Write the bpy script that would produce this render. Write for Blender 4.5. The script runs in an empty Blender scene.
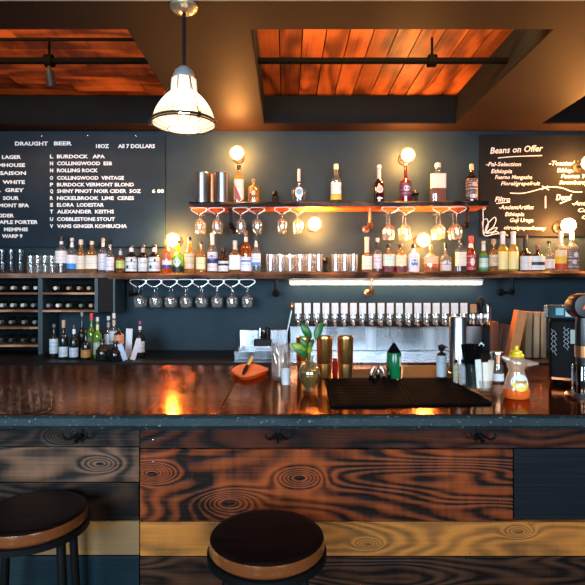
import bpy, bmesh, math, random
from mathutils import Vector, Matrix
random.seed(7)
PI = math.pi
S = bpy.context.scene
C = bpy.data.collections.new('bar'); S.collection.children.link(C)
# ------------------------------------------------------------ camera, world, lights, exposure
CZ = 1.44; F = 500.0; PX = 286.5; PY = 287.0
cd = bpy.data.cameras.new('camera'); cam = bpy.data.objects.new('camera', cd); C.objects.link(cam)
cam.location = (0, 0, CZ); cam.rotation_euler = (PI/2, 0, 0)
cd.sensor_width = 36; cd.lens = F/585*36; cd.shift_x = 6/585; cd.shift_y = -5.5/585; cd.clip_start = .02
S.camera = cam
w = bpy.data.worlds.new('world'); S.world = w; w.use_nodes = True
w.node_tree.nodes['Background'].inputs[0].default_value = (.35, .55, .8, 1)
w.node_tree.nodes['Background'].inputs[1].default_value = .25
S.view_settings.view_transform = 'Standard'; S.view_settings.look = 'None'
S.view_settings.exposure = -0.5; S.view_settings.gamma = 1; S.view_settings.use_curve_mapping = False
def area(name, loc, target, sx, sy, power, col, spread=PI):
    l = bpy.data.lights.new(name, 'AREA'); l.shape = 'RECTANGLE'; l.size = sx; l.size_y = sy
    l.energy = power; l.color = col; l.spread = spread
    o = bpy.data.objects.new(name, l); C.objects.link(o); o.location = loc
    o.rotation_euler = (Vector(target)-Vector(loc)).to_track_quat('-Z', 'Y').to_euler()
    return o
# daylight through the street windows behind the viewer
area('window_daylight_left', (-1.75, -2.35, 2.0), (-.9, 4.3, 1.6), 1.9, 1.5, 82, (.58, .80, 1.0), 1.25)
area('window_daylight_right', (1.75, -2.35, 2.0), (.9, 4.3, 1.6), 1.9, 1.5, 50, (.68, .84, 1.0), 1.25)
# added warm fill, unseen, inside each recess's front lip to light the planks
area('added_cove_fill_left', (-2.0, 2.66, 2.93), (-2.0, 3.6, 3.05), 2.2, .1, 42, (1, .47, .17))
area('added_cove_fill_middle', (.6, 2.66, 2.93), (.6, 3.6, 3.05), 1.4, .1, 52, (1, .47, .17))
area('added_cove_fill_right', (2.75, 2.66, 2.93), (2.75, 3.6, 3.05), 1.1, .1, 6, (1, .55, .25))
BULB = 750.0; PEND = 55.0; LED = 26.0

# ------------------------------------------------------------ helpers
def W(px, py, d): return Vector(((px-PX)*d/F, d, CZ+(PY-py)*d/F))
def X(px, d): return (px-PX)*d/F
def Z(py, d): return CZ+(PY-py)*d/F
BT = 1.08
def B(px, py):      # a point of the bar top
    d = (CZ-BT)*F/(py-PY); return Vector(((px-PX)*d/F, d, BT))
ORD = ['first', 'second', 'third', 'fourth', 'fifth', 'sixth', 'seventh', 'eighth', 'ninth', 'tenth', 'eleventh', 'twelfth',
       'thirteenth', 'fourteenth', 'fifteenth', 'sixteenth', 'seventeenth', 'eighteenth', 'nineteenth', 'twentieth']
def tag(o, label=None, cat=None, group=None, kind=None):
    if label: o['label'] = label
    if cat: o['category'] = cat
    if group: o['group'] = group
    if kind: o['kind'] = kind
    return o
def thing(name, label, cat, loc=(0, 0, 0), rz=0, group=None, rot=None):
    o = bpy.data.objects.new(name, None); C.objects.link(o); o.empty_display_size = .05
    o.location = loc; o.rotation_euler = rot if rot else (0, 0, rz)
    return tag(o, label, cat, group)
def obj(name, bm, mat, parent=None, smooth=True, bevel=0, label=None):
    bmesh.ops.recalc_face_normals(bm, faces=bm.faces)
    me = bpy.data.meshes.new(name); bm.to_mesh(me); bm.free()
    for m in (mat if isinstance(mat, (list, tuple)) else [mat]): me.materials.append(m)
    o = bpy.data.objects.new(name, me); C.objects.link(o)
    if parent: o.parent = parent
    if smooth:
        for p in me.polygons: p.use_smooth = True
        me.set_sharp_from_angle(angle=math.radians(38))
    if bevel:
        b = o.modifiers.new('bevel', 'BEVEL'); b.width = bevel; b.segments = 2; b.limit_method = 'ANGLE'
    if label: o['label'] = label
    return o
def struct(name, bm, mat, smooth=False, bevel=0, parent=None):
    o = obj(name, bm, mat, parent, smooth, bevel)
    if not parent: o['kind'] = 'structure'
    return o
def dup(root, loc=None, label=None, rz=None, group=None):
    r = root.copy(); C.objects.link(r)
    if loc is not None: r.location = loc
    if rz is not None: r.rotation_euler = (0, 0, rz)
    if label: r['label'] = label
    if group: r['group'] = group
    for ch in list(root.children):
        c = ch.copy(); C.objects.link(c); c.parent = r
        for g in ch.children:
            q = g.copy(); C.objects.link(q); q.parent = c
    return r
def box(bm, x0, x1, y0, y1, z0, z1, M=None, mi=0):
    vs = [bm.verts.new(((M @ Vector(p)) if M else p)) for p in
          [(x0,y0,z0),(x1,y0,z0),(x1,y1,z0),(x0,y1,z0),(x0,y0,z1),(x1,y0,z1),(x1,y1,z1),(x0,y1,z1)]]
    for f in [(3,2,1,0),(4,5,6,7),(0,1,5,4),(1,2,6,5),(2,3,7,6),(3,0,4,7)]:
        fc = bm.faces.new([vs[i] for i in f]); fc.material_index = mi
    return bm
def nb(): return bmesh.new()
def bx(*a, **k): return box(nb(), *a, **k)
def lathe(bm, prof, seg=24, M=None, n=2.0, a0=None, a1=None, sx=1, sy=1):
    full = a0 is None
    if full: a0, a1 = 0, 2*PI
    cnt = seg if full else seg+1
    rings = []
    for r, z in prof:
        if r < 1e-6 and full:
            p = Vector((0, 0, z)); rings.append([bm.verts.new(M @ p if M else p)]); continue
        ring = []
        for i in range(cnt):
            a = a0+(a1-a0)*i/seg
            c, s = math.cos(a), math.sin(a)
            k = 1.0 if n == 2 else (abs(c)**n+abs(s)**n)**(-1/n)
            p = Vector((r*k*c*sx, r*k*s*sy, z)); ring.append(bm.verts.new(M @ p if M else p))
        rings.append(ring)
    for A, Bq in zip(rings[:-1], rings[1:]):
        if len(A) == 1 and len(Bq) == 1: continue
        m = seg if full else seg
        for i in range(m):
            j = (i+1) % cnt if full else i+1
            if len(A) == 1: bm.faces.new((A[0], Bq[i], Bq[j]))
            elif len(Bq) == 1: bm.faces.new((A[i], A[j], Bq[0]))
            else: bm.faces.new((A[i], A[j], Bq[j], Bq[i]))
    return bm
def lt(prof, seg=24, **k): return lathe(nb(), prof, seg, **k)
def tube(bm, pts, r, seg=8, closed=False):
    pts = [Vector(p) for p in pts]; n = len(pts); rs = r if isinstance(r, (list, tuple)) else [r]*n
    up = None; rings = []
    for i, p in enumerate(pts):
        if closed: t = (pts[(i+1) % n]-pts[i-1])
        else: t = pts[min(i+1, n-1)]-pts[max(i-1, 0)]
        t.normalize()
        if up is None: up = t.orthogonal().normalized()
        else:
            up = (up-t*up.dot(t)); up = up.normalized() if up.length > 1e-5 else t.orthogonal().normalized()
        s = t.cross(up)
        rings.append([bm.verts.new(p+(up*math.cos(2*PI*k/seg)+s*math.sin(2*PI*k/seg))*rs[i]) for k in range(seg)])
    m = n if closed else n-1
    for i in range(m):
        A, Bq = rings[i], rings[(i+1) % n]
        for k in range(seg): bm.faces.new((A[k], A[(k+1) % seg], Bq[(k+1) % seg], Bq[k]))
    if not closed: bm.faces.new(rings[0][::-1]); bm.faces.new(rings[-1])
    return bm
def smooth_pts(pts, k=6, closed=False):
    pts = [Vector(p) for p in pts]; n = len(pts); out = []
    rng = range(n if closed else n-1)
    for i in rng:
        if closed: p0, p1, p2, p3 = pts[i-1], pts[i], pts[(i+1) % n], pts[(i+2) % n]
        else: p0, p1, p2, p3 = pts[max(i-1, 0)], pts[i], pts[i+1], pts[min(i+2, n-1)]
        for j in range(k):
            t = j/k
            out.append(.5*((2*p1)+(-p0+p2)*t+(2*p0-5*p1+4*p2-p3)*t*t+(-p0+3*p1-3*p2+p3)*t**3))
    if not closed: out.append(pts[-1])
    return out
def T(*v): return Matrix.Translation(Vector(v))
def R(a, ax): return Matrix.Rotation(a, 4, ax)

# ------------------------------------------------------------ materials
MC = {}
def mat(name):
    m = bpy.data.materials.new(name); m.use_nodes = True
    return m, m.node_tree, m.node_tree.nodes['Principled BSDF']
def setp(b, **k):
    for a, v in k.items():
        b.inputs[{'col': 'Base Color', 'rough': 'Roughness', 'metal': 'Metallic', 'ior': 'IOR', 'tr': 'Transmission Weight',
                  'coat': 'Coat Weight', 'cr': 'Coat Roughness', 'em': 'Emission Color', 'es': 'Emission Strength', 'alpha': 'Alpha', 'sp': 'Specular IOR Level'}[a]].default_value = \
            (*v, 1) if isinstance(v, tuple) else v
def node(t, ty, **k):
    n = t.nodes.new(ty)
    for a, v in k.items(): setattr(n, a, v)
    return n
def coords(t, scale=(1, 1, 1), off=(0, 0, 0), kind='Object'):
    tc = node(t, 'ShaderNodeTexCoord'); mp = node(t, 'ShaderNodeMapping')
    mp.inputs['Scale'].default_value = scale; mp.inputs['Location'].default_value = off
    t.links.new(tc.outputs[kind], mp.inputs[0]); return mp.outputs[0]
def noise(t, vec, scale, detail=4, rough=.55, dist=0):
    n = node(t, 'ShaderNodeTexNoise'); n.inputs['Scale'].default_value = scale; n.inputs['Detail'].default_value = detail
    n.inputs['Roughness'].default_value = rough; n.inputs['Distortion'].default_value = dist
    t.links.new(vec, n.inputs['Vector']); return n.outputs['Fac']
def ramp(t, fac, stops):
    r = node(t, 'ShaderNodeValToRGB'); e = r.color_ramp.elements
    while len(e) < len(stops): e.new(.5)
    for q, (p, c) in zip(e, stops): q.position = p; q.color = (*c, 1) if len(c) == 3 else c
    t.links.new(fac, r.inputs[0]); return r.outputs[0]
def mathn(t, op, a, b):
    n = node(t, 'ShaderNodeMath', operation=op)
    for i, v in enumerate((a, b)):
        if isinstance(v, (int, float)): n.inputs[i].default_value = v
        else: t.links.new(v, n.inputs[i])
    return n.outputs[0]
def mix(t, f, a, b, mode='MIX'):
    n = node(t, 'ShaderNodeMix', data_type='RGBA', blend_type=mode)
    if isinstance(f, (int, float)): n.inputs[0].default_value = f
    else: t.links.new(f, n.inputs[0])
    for i, v in ((6, a), (7, b)):
        if isinstance(v, tuple): n.inputs[i].default_value = (*v, 1)
        else: t.links.new(v, n.inputs[i])
    return n.outputs[2]
def bump(t, b, h, s=.3, d=.01):
    n = node(t, 'ShaderNodeBump'); n.inputs['Strength'].default_value = s; n.inputs['Distance'].default_value = d
    t.links.new(h, n.inputs['Height']); t.links.new(n.outputs[0], b.inputs['Normal'])
def plain(name, col, rough=.5, metal=0, var=.12, scale=12, **k):
    """slightly mottled solid material"""
    key = (name,)
    if key in MC: return MC[key]
    m, t, b = mat(name); setp(b, rough=rough, metal=metal, **k)
    n = noise(t, coords(t), scale)
    lo = tuple(c*(1-var) for c in col); hi = tuple(min(1, c*(1+var)) for c in col)
    t.links.new(ramp(t, n, [(.3, lo), (.7, hi)]), b.inputs['Base Color'])
    MC[key] = m; return m
def wood(name, dark, light, seed=0, axis='x', rings=22, rough=.55, streak=.5, contrast=(.35, .7), fine=90, coat=0, bmp=.4, grain=1.0, knots=()):
    """contour-line grain of a stretched noise field, with fine fibres and dirt streaks"""
    m, t, b = mat(name); setp(b, rough=rough, coat=coat, cr=.12, sp=.15)
    sc = {'x': (.55, 2.2, 2.2), 'y': (2.2, .55, 2.2), 'z': (2.2, 2.2, .55)}[axis]
    sc = tuple(s*grain for s in sc)
    v = coords(t, sc, (seed*3.17, seed*1.3, seed*2.11))
    n1 = noise(t, v, 1.6, 2, .45, .25)
    kd = None
    for kx, kz, kr in knots:
        vm = node(t, 'ShaderNodeVectorMath', operation='SUBTRACT'); t.links.new(coords(t, (1/kr*.42, 0, 1/kr)), vm.inputs[0]); vm.inputs[1].default_value = (kx/kr*.42, 0, kz/kr)
        ln = node(t, 'ShaderNodeVectorMath', operation='LENGTH'); t.links.new(vm.outputs[0], ln.inputs[0])
        g = mathn(t, 'POWER', 2.718, mathn(t, 'MULTIPLY', mathn(t, 'MULTIPLY', ln.outputs['Value'], ln.outputs['Value']), -.22))
        n1 = mathn(t, 'ADD', n1, mathn(t, 'MULTIPLY', g, .24))
        c_ = mathn(t, 'LESS_THAN', mathn(t, 'ADD', ln.outputs['Value'], mathn(t, 'MULTIPLY', n1, .3)), .75)
        kd = c_ if kd is None else mathn(t, 'ADD', kd, c_)
    s = mathn(t, 'SINE', mathn(t, 'MULTIPLY', n1, rings*6.28/2.2), 0)
    s = mathn(t, 'ADD', mathn(t, 'MULTIPLY', s, .5), .5)
    fs = {'x': (1.5, fine, fine), 'y': (fine, 1.5, fine), 'z': (fine, fine, 1.5)}[axis]
    n2 = noise(t, coords(t, fs, (seed, 0, 0)), 1, 3, .6)
    n3 = noise(t, coords(t, (1.2, 1.2, 1.2) if axis != 'x' else (5.0, 1.2, 1.3), (seed*.7, 4, seed)), 1.3, 4, .65)
    f = mathn(t, 'ADD', mathn(t, 'MULTIPLY', s, .44), mathn(t, 'MULTIPLY', n2, .52))
    f = mathn(t, 'ADD', f, mathn(t, 'MULTIPLY', mathn(t, 'SUBTRACT', n3, .5), streak*2))
    if kd is not None: f = mathn(t, 'SUBTRACT', f, mathn(t, 'MULTIPLY', kd, .5))
    t.links.new(ramp(t, f, [(contrast[0], dark), (contrast[1], light)]), b.inputs['Base Color'])
    bump(t, b, f, bmp, .004)
    return m
def thin_glass(name, col=(1, 1, 1), gl=.16, rough=.03, body=0.0, bcol=None):
    """thin-walled glass: see-through with fresnel-weighted gloss, optional coloured body"""
    if (name,) in MC: return MC[(name,)]
    m = bpy.data.materials.new(name); m.use_nodes = True; t = m.node_tree; t.nodes.clear()
    out = node(t, 'ShaderNodeOutputMaterial'); tr = node(t, 'ShaderNodeBsdfTransparent'); tr.inputs[0].default_value = (*col, 1)
    g = node(t, 'ShaderNodeBsdfGlossy'); g.inputs['Roughness'].default_value = rough; g.inputs[0].default_value = (1, 1, 1, 1)
    lw = node(t, 'ShaderNodeLayerWeight'); lw.inputs[0].default_value = .35
    f = mathn(t, 'ADD', mathn(t, 'MULTIPLY', lw.outputs['Facing'], .75), gl*.5)
    f = mathn(t, 'MINIMUM', mathn(t, 'MULTIPLY', f, f), 1.0); f = mathn(t, 'ADD', f, gl*.35)
    base = tr.outputs[0]
    if body:
        d = node(t, 'ShaderNodeBsdfDiffuse'); d.inputs[0].default_value = (*(bcol or col), 1)
        tl = node(t, 'ShaderNodeBsdfTranslucent'); tl.inputs[0].default_value = (*(bcol or col), 1)
        m0 = node(t, 'ShaderNodeMixShader'); m0.inputs[0].default_value = .5
        t.links.new(d.outputs[0], m0.inputs[1]); t.links.new(tl.outputs[0], m0.inputs[2])
        m1 = node(t, 'ShaderNodeMixShader'); m1.inputs[0].default_value = body
        t.links.new(base, m1.inputs[1]); t.links.new(m0.outputs[0], m1.inputs[2]); base = m1.outputs[0]
    m2 = node(t, 'ShaderNodeMixShader'); t.links.new(f, m2.inputs[0]); t.links.new(base, m2.inputs[1]); t.links.new(g.outputs[0], m2.inputs[2])
    t.links.new(m2.outputs[0], out.inputs[0]); MC[(name,)] = m; return m
def emis(name, col, s):
    m, t, b = mat(name); setp(b, col=(.8, .8, .8), em=col, es=s, rough=.3); return m
def label_mat(col, ink):
    key = ('lab', col, ink)
    if key in MC: return MC[key]
    m, t, b = mat('printed_label'); setp(b, rough=.45)
    v = coords(t, (130, 130, 210)); n = noise(t, v, 1, 2, .6)
    v2 = coords(t, (0, 0, 95), (0, 0, random.random()*9)); n2 = noise(t, v2, 1, 1, .5)
    f = mathn(t, 'MULTIPLY', mathn(t, 'GREATER_THAN', n2, .53), mathn(t, 'GREATER_THAN', n, .47))
    t.links.new(mix(t, mathn(t, 'MULTIPLY', f, .75), col, ink), b.inputs['Base Color'])
    MC[key] = m; return m

M_wall, t, b = mat('slate_teal_paint'); setp(b, rough=.55, sp=.12)
n = noise(t, coords(t), 3, 5); t.links.new(ramp(t, n, [(.3, (.017, .033, .045)), (.7, (.025, .045, .060))]), b.inputs['Base Color'])
bump(t, b, noise(t, coords(t), 60, 3), .12, .003)
M_board, t, b = mat('blackboard_slate'); setp(b, rough=.42, sp=.15)
n = noise(t, coords(t), 2.5, 6, .6); t.links.new(ramp(t, n, [(.35, (.006, .017, .030)), (.7, (.013, .032, .052))]), b.inputs['Base Color'])
M_board2, t, b = mat('black_chalkboard'); setp(b, rough=.7, sp=.2)
n = noise(t, coords(t), 4, 6, .6); t.links.new(ramp(t, n, [(.35, (.002, .0035, .005)), (.7, (.006, .008, .010))]), b.inputs['Base Color'])
M_soffit = plain('brown_soffit_paint', (.021, .0115, .008), .6, scale=4, sp=.1)
M_darksl = plain('dark_slate_paint', (.004, .0065, .009), .7, scale=4, sp=.1)
M_black = plain('black_metal', (.006, .006, .007), .45, sp=.2)
M_iron = plain('black_pipe_iron', (.006, .0055, .0055), .5, .0, sp=.2)
M_copper = plain('aged_copper', (.55, .24, .11), .3, .9)
M_chrome = plain('chrome', (.85, .87, .89), .24, 1, var=.03)
M_steel, t, b = mat('steel_painted_reflections'); setp(b, rough=.24, metal=1)
n = noise(t, coords(t, (5, 5, .3)), 1, 3); t.links.new(ramp(t, n, [(.3, (.26, .29, .32)), (.7, (.66, .70, .74))]), b.inputs['Base Color'])  # blurred reflections painted into the steel as broad vertical light and dark blobs
t.links.new(ramp(t, n, [(.3, (.2,)*3), (.7, (.36,)*3)]), b.inputs['Roughness'])
M_gold = plain('polished_gold_steel', (1.0, .52, .17), .30, 1, var=.05)
M_wire = plain('bright_wire', (.85, .86, .86), .3, .4)
M_white = plain('white_enamel', (.82, .82, .80), .3)
M_chalk = plain('chalk_white', (.88, .90, .90), .9, var=.04)
M_letter = plain('white_letters', (.78, .92, 1.0), .6, var=.02)
M_glass = thin_glass('clear_glass', (.97, .98, .98), .28, body=.085, bcol=(.9, .92, .92))
M_glass_dim = thin_glass('smoky_glass', (.62, .68, .72), .2, body=.08, bcol=(.2, .25, .28))
M_bulb = emis('warm_bulb', (1, .38, .09), BULB)
M_led = emis('led_diffuser', (1, .80, .52), LED)
M_back = plain('black_backing', (.004, .004, .004), .9)
M_rubber = plain('black_rubber', (.0025, .0025, .003), .85, sp=.04)
M_plastic = plain('black_plastic', (.008, .009, .010), .35)

# ------------------------------------------------------------ structure
XL, XR = -3.35, 3.45
YB = 4.30
struct('floor', bx(XL, XR, -2.6, YB, -.06, 0), wood('floor_boards', (.03, .018, .012), (.10, .06, .035), 3, 'x', rough=.5))
struct('wall_back', bx(XL-.1, XR+.1, YB, YB+.12, 0, 3.2), M_wall)
struct('wall_left', bx(XL-.12, XL, -2.6, YB, 0, 3.2), M_wall)
struct('wall_right', bx(XR, XR+.12, -2.6, YB, 0, 3.2), M_wall)
bm = nb()                                       # street wall with two window openings
for x0, x1 in ((XL-.1, -2.75), (-.75, .75), (2.75, XR+.1)): box(bm, x0, x1, -2.62, -2.5, .8, 2.7)
box(bm, XL-.1, XR+.1, -2.62, -2.5, 0, .8); box(bm, XL-.1, XR+.1, -2.62, -2.5, 2.7, 3.2)
struct('wall_front', bm, plain('cream_plaster', (.62, .56, .48), .8))
for i, x0 in enumerate((-2.75, .75)):
    bm = nb()
    for a in (0, .97, 1.94): box(bm, x0+a, x0+a+.06, -2.60, -2.54, .8, 2.7)
    for z in (.8, 1.72, 2.64): box(bm, x0, x0+2, -2.60, -2.54, z, z+.06)
    wf = struct('window_%d' % (i+1), bm, M_black)
    obj('pane', bx(x0+.06, x0+1.94, -2.575, -2.565, .86, 2.64), thin_glass('window_glass', (.95, .97, 1)), wf)
# soffit grid: front strip, back strip, beams between the recesses
ZS = 2.78; ZP = 3.005
bm = nb()
box(bm, XL, XR, 2.345, 2.60, ZS, 3.06); box(bm, XL, XR, 4.10, YB, ZS, 3.06)
box(bm, -.824, -.186, 2.60, 4.10, ZS, 3.06); box(bm, 1.39, 2.09, 2.60, 4.10, ZS, 3.06)
struct('trim_1', bm, M_soffit)
bm = nb()                                       # dark painted linings inside the recesses
for x0, x1 in ((XL, -.824), (-.186, 1.39), (2.09, XR)):
    box(bm, x0, x1, 4.092, 4.10, ZS+.004, ZP)
for x, s in ((-.824, -1), (-.186, 1), (1.39, -1), (2.09, 1)):
    box(bm, min(x, x+.006*s), max(x, x+.006*s), 2.6, 4.092, ZS+.004, ZP)
struct('trim_2', bm, M_darksl)
struct('trim_3', bx(XL, XR, 2.32, 2.345, ZS+.001, ZS+.05), plain('pale_trim', (.55, .53, .48), .5))
woods = [wood('ceiling_board_%s' % 'abcd'[i], (.07*k, .017*k, .006*k), (.42*k, .125*k, .035*k), i*5+1, a, rings=9, rough=.5, contrast=(.2, .75), bmp=.2)
         for a, ks in (('y', (.75, 1.0, 1.2)), ('x', (.75, 1.0, 1.2))) for i, k in enumerate(ks)]
bm = nb()
x = -.186+.0; i = 0
while x < 1.39:
    x1 = min(x+.145, 1.39); box(bm, x, x1-.008, 2.6, 4.09, ZP, ZP+.02, mi=[1, 0, 2, 1, 2, 0][i % 6]); x = x1; i += 1
for (a, e) in ((XL, -.83), (2.096, XR)):
    y = 2.6; i = 0
    while y < 4.09:
        y1 = min(y+.14, 4.09); cuts = [a]+sorted(a+(e-a)*((.37*i+.21*k+.13) % 1) for k in range(1, 3))+[e]
        for k in range(len(cuts)-1): box(bm, cuts[k], cuts[k+1]-.005, y, y1-.008, ZP, ZP+.02, mi=3+(i*2+k*2) % 3)
        y = y1; i += 1
box(bm, XL, XR, 2.37, YB-.01, 3.07, 3.08, mi=6)
box(bm, XL, XR, 2.60, 4.09, ZP+.03, ZP+.04, mi=6)
struct('ceiling', bm, woods+[M_back])
struct('ceiling_front', bx(XL, XR, -2.6, 2.345, 3.06, 3.10), plain('ceiling_front_paint', (.10, .08, .07), .6))

# ------------------------------------------------------------ ceiling pipes
M_pipe = plain('matt_black_pipe', (.002, .002, .002), .8, sp=.03)
def pipe(x0, x1, y, z, r, label, hang=None):
    t_ = thing('ceiling_pipe', label, 'pipe', ((x0+x1)/2, y, z), group='black pipes across the ceiling recesses')
    h = (x1-x0)/2
    obj('pipe_run', tube(nb(), [(-h, 0, 0), (h, 0, 0)], r, 12), M_pipe, t_)
    for hx in (hang or []):
        bm = lt([(r*1.9, -.025), (r*1.9, .025)], 14, M=T(hx-(x0+x1)/2, 0, 0) @ R(PI/2, 'Y'))
        tube(bm, [(hx-(x0+x1)/2, 0, 0), (hx-(x0+x1)/2, 0, ZP-z)], .008)
        obj('pipe_clamp', bm, M_pipe, t_)
pipe(XL, -.832, 3.14, 2.86, .020, 'thick black pipe crossing the left ceiling recess', [-1.49])
pipe(-.178, 1.382, 3.14, 2.86, .020, 'thick black pipe crossing the middle ceiling recess', [X(432, 3.14)])
pipe(2.098, XR, 3.14, 2.86, .020, 'thick black pipe crossing the ceiling recess on the far right')
pipe(XL, -.832, 3.03, 2.94, .010, 'thin dark conduit in front of the pipe in the left recess')
s_ = thing('ceiling_spotlight', 'small black spotlight hanging under the pipe in the left ceiling recess', 'light', (-1.49, 3.14, 2.835))
obj('stem', tube(nb(), [(0, 0, 0.005), (0, 0, -.05)], .012), M_iron, s_)
obj('housing', lt([(0, .0), (.026, 0), (.03, -.09), (.02, -.092), (.018, -.03), (0, -.03)], 16, M=T(0, 0, -.035) @ R(.35, 'X')), M_black, s_)

# ------------------------------------------------------------ text helper
def text_mesh(s, width, height, mat_, parent, name='lettering', loc=(0, 0, 0), rot=0, shear=0, bold=0, label=None, ext=.0006):
    cu = bpy.data.curves.new('txt', 'FONT'); cu.body = s; cu.size = 1; cu.extrude = 0; cu.shear = shear; cu.offset = bold
    cu.resolution_u = 2; cu.align_x = 'LEFT'
    to = bpy.data.objects.new('txt', cu); C.objects.link(to)
    dg = bpy.context.evaluated_depsgraph_get(); dg.update()
    me = bpy.data.meshes.new_from_object(to.evaluated_get(dg))
    bpy.data.objects.remove(to); bpy.data.curves.remove(cu)
    xs = [v.co.x for v in me.vertices]; ys = [v.co.y for v in me.vertices]
    x0, x1, y0, y1 = min(xs), max(xs), min(ys), max(ys)
    sx = width/(x1-x0); sy = height/.73 if height else sx
    ca, sa = math.cos(rot), math.sin(rot)
    for v in me.vertices:
        a, b_ = (v.co.x-x0)*sx, (v.co.y-.365)*sy
        v.co = (a*ca-b_*sa, 0, a*sa+b_*ca)
    bm = nb(); bm.from_mesh(me); bpy.data.meshes.remove(me)
    fs = sorted(bm.faces, key=lambda f: min(v.co.x for v in f.verts)); gap = .23*sx; mx = -9; groups = []
    for f in fs:
        a = min(v.co.x for v in f.verts)
        if a-mx > gap: groups.append([])
        groups[-1].append([v.co.copy() for v in f.verts]); mx = max(mx, max(v.co.x for v in f.verts))
    bm.free(); o = None
    for gp in groups:
        b2 = nb()
        for q in gp: b2.faces.new([b2.verts.new(v) for v in q])
        bmesh.ops.remove_doubles(b2, verts=b2.verts, dist=1e-6)
        g = bmesh.ops.extrude_face_region(b2, geom=b2.faces[:])
        bmesh.ops.translate(b2, verts=[v for v in g['geom'] if isinstance(v, bmesh.types.BMVert)], vec=(0, -ext, 0))
        o = obj(name, b2, mat_, parent, smooth=False, label=label); o.location = loc
    return o
# ------------------------------------------------------------ left menu board
DB = 4.27
lb = thing('menu_board', 'large dark slate blue draught beer menu board on left wall with white letters', 'menu board', (X(80, DB), DB, Z(247, DB)))
ox, oz = X(80, DB), Z(247, DB)
obj('panel', bx(X(-60, DB)-ox, X(165, DB)-ox, 0, .025, 0, Z(133, DB)-oz), M_board, lb, smooth=False, bevel=.002)
def bt(board, o_x, o_z, s, a, e, py, h, m=M_letter, **k):
    return text_mesh(s, (e-a)*DB/F, h*DB/F, m, board, loc=(X(a, DB)-o_x, -.0005, Z(py, DB)-o_z), **k)
for s, a, e, py in [('DRAUGHT', 15, 48, 143.5), ('BEER', 54, 72, 143.3), ('18OZ', 96, 109, 146), ('All 7 DOLLARS', 118, 155, 146)]:
    bt(lb, ox, oz, s, a, e, py, 3.9, bold=.035)
for i, (l, s, e, py) in enumerate([('L', 'BURDOCK   APA', 105, 156.4), ('N', 'COLLINGWOOD  ESB', 112, 163.3), ('N', 'ROLLING ROCK', 98, 170.3),
      ('O', 'COLLINGWOOD  VINTAGE', 124, 177.8), ('P', 'BURDOCK VERMONT BLOND', 134, 184.5), ('Q', 'SHINY PINOT NOIR CIDER  5OZ', 141, 191),
      ('R', 'NICKELBROOK  LIME  CERES', 134, 198), ('S', 'ELORA  LODESTAR', 104, 204.8), ('T', 'ALEXANDER  KEITHS', 114, 211.5),
      ('U', 'COBBLESTONE STOUT', 115, 219), ('V', 'VAMS GINGER KOMBUCHA', 127, 226)]):
    bt(lb, ox, oz, l, 50, 53.2, py, 3.6, bold=.035); bt(lb, ox, oz, s, 57, e, py, 3.6, bold=.035)
bt(lb, ox, oz, '6 00', 152, 164, 191, 3.6, bold=.035)
for s, a, e, py in [('LAGER', 2, 21, 157), ('FARMHOUSE', -13, 25, 165), ('GREEN SAISON', -26, 26, 173), ('WITS  WHITE', -18, 25, 182), ('EARL  GREY', -16, 24, 190),
      ('SOUR', 3, 19, 198), ('VERMONT IIPA', -12, 29, 205.3), ('CIDER', -3, 14, 215.5), ('MAPLE PORTER', -5, 38, 222), ('MEMPHIS', 4, 28, 229.3), ('WARP 9', 2, 22.5, 236)]:
    bt(lb, ox, oz, s, a, e, py, 3.6, bold=.035)
for px in (42, 88, 136):
    obj('screw', lt([(0, .004), (.005, .003), (.006, 0), (0, 0)], 12, M=T(X(px, DB)-ox, 0, Z(135.5, DB)-oz) @ R(PI/2, 'X')), M_chrome, lb)
# ------------------------------------------------------------ right chalkboard
rb = thing('chalkboard', 'black chalkboard of coffee beans on offer, hand-lettered, on right wall', 'chalkboard', (X(560, DB), DB, Z(236.5, DB)))
ox, oz = X(560, DB), Z(236.5, DB)
obj('panel', bx(X(480, DB)-ox, X(680, DB)-ox, 0, .025, 0, Z(134.5, DB)-oz), M_board2, rb, smooth=False, bevel=.002)
for s, a, e, py, h, r in [('Beans on Offer', 490, 543, 150.5, 6.4, .05), ('-Pal-Selection', 486, 521, 164, 4.2, 0), ('Ethiopia', 491, 512, 171, 4.2, 0), ('Fuerno Mengesha', 495, 532, 177, 4, 0),
      ('Floral/grapefruit', 501, 540, 183.3, 3.8, 0), ('Filtro', 495, 510, 199, 5, 0), ('-AncientArtifex', 499, 534, 207, 4.3, 0), ('Ethiopia', 505, 524, 214, 4, 0), ('Guji Uraga', 510, 533, 220, 4, 0),
      ('citrus/grapes/honey', 504, 546, 227.3, 3.8, -.02), ('-Toasted Nut', 549, 588, 163, 4.4, 0), ('Ethiopia', 557, 576, 170, 4, 0), ('Fuerno Yema', 561, 596, 176, 3.8, 0),
      ('Strawberry/lime', 559, 600, 182.3, 3.8, 0), ('Decaf', 556, 572, 197, 6, 0), ('-Andino', 572, 595, 203, 4.4, 0), ('Coffee', 578, 598, 210, 4, 0), ('Clean', 582, 600, 217, 4, 0)]:
    bt(rb, ox, oz, s, a, e, py, h, M_chalk, rot=r, shear=.25, bold=.012, name='handwriting')
def chalk(pts, r=.0035, name='chalk_line'):
    p = smooth_pts([(X(a, DB)-ox, -.0008, Z(b_, DB)-oz) for a, b_ in pts], 6)
    bm = nb()
    for i in range(len(p)-1):
        q = (p[i+1]-p[i]).normalized(); nrm = Vector((-q.z, 0, q.x))*r
        vs = [bm.verts.new(v) for v in (p[i]-nrm, p[i+1]-nrm, p[i+1]+nrm, p[i]+nrm)]
        bm.faces.new(vs); bm.faces.new([bm.verts.new(v.co+Vector((0, .0006, 0))) for v in vs][::-1])
    obj(name, bm, M_chalk, rb, smooth=False)
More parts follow.
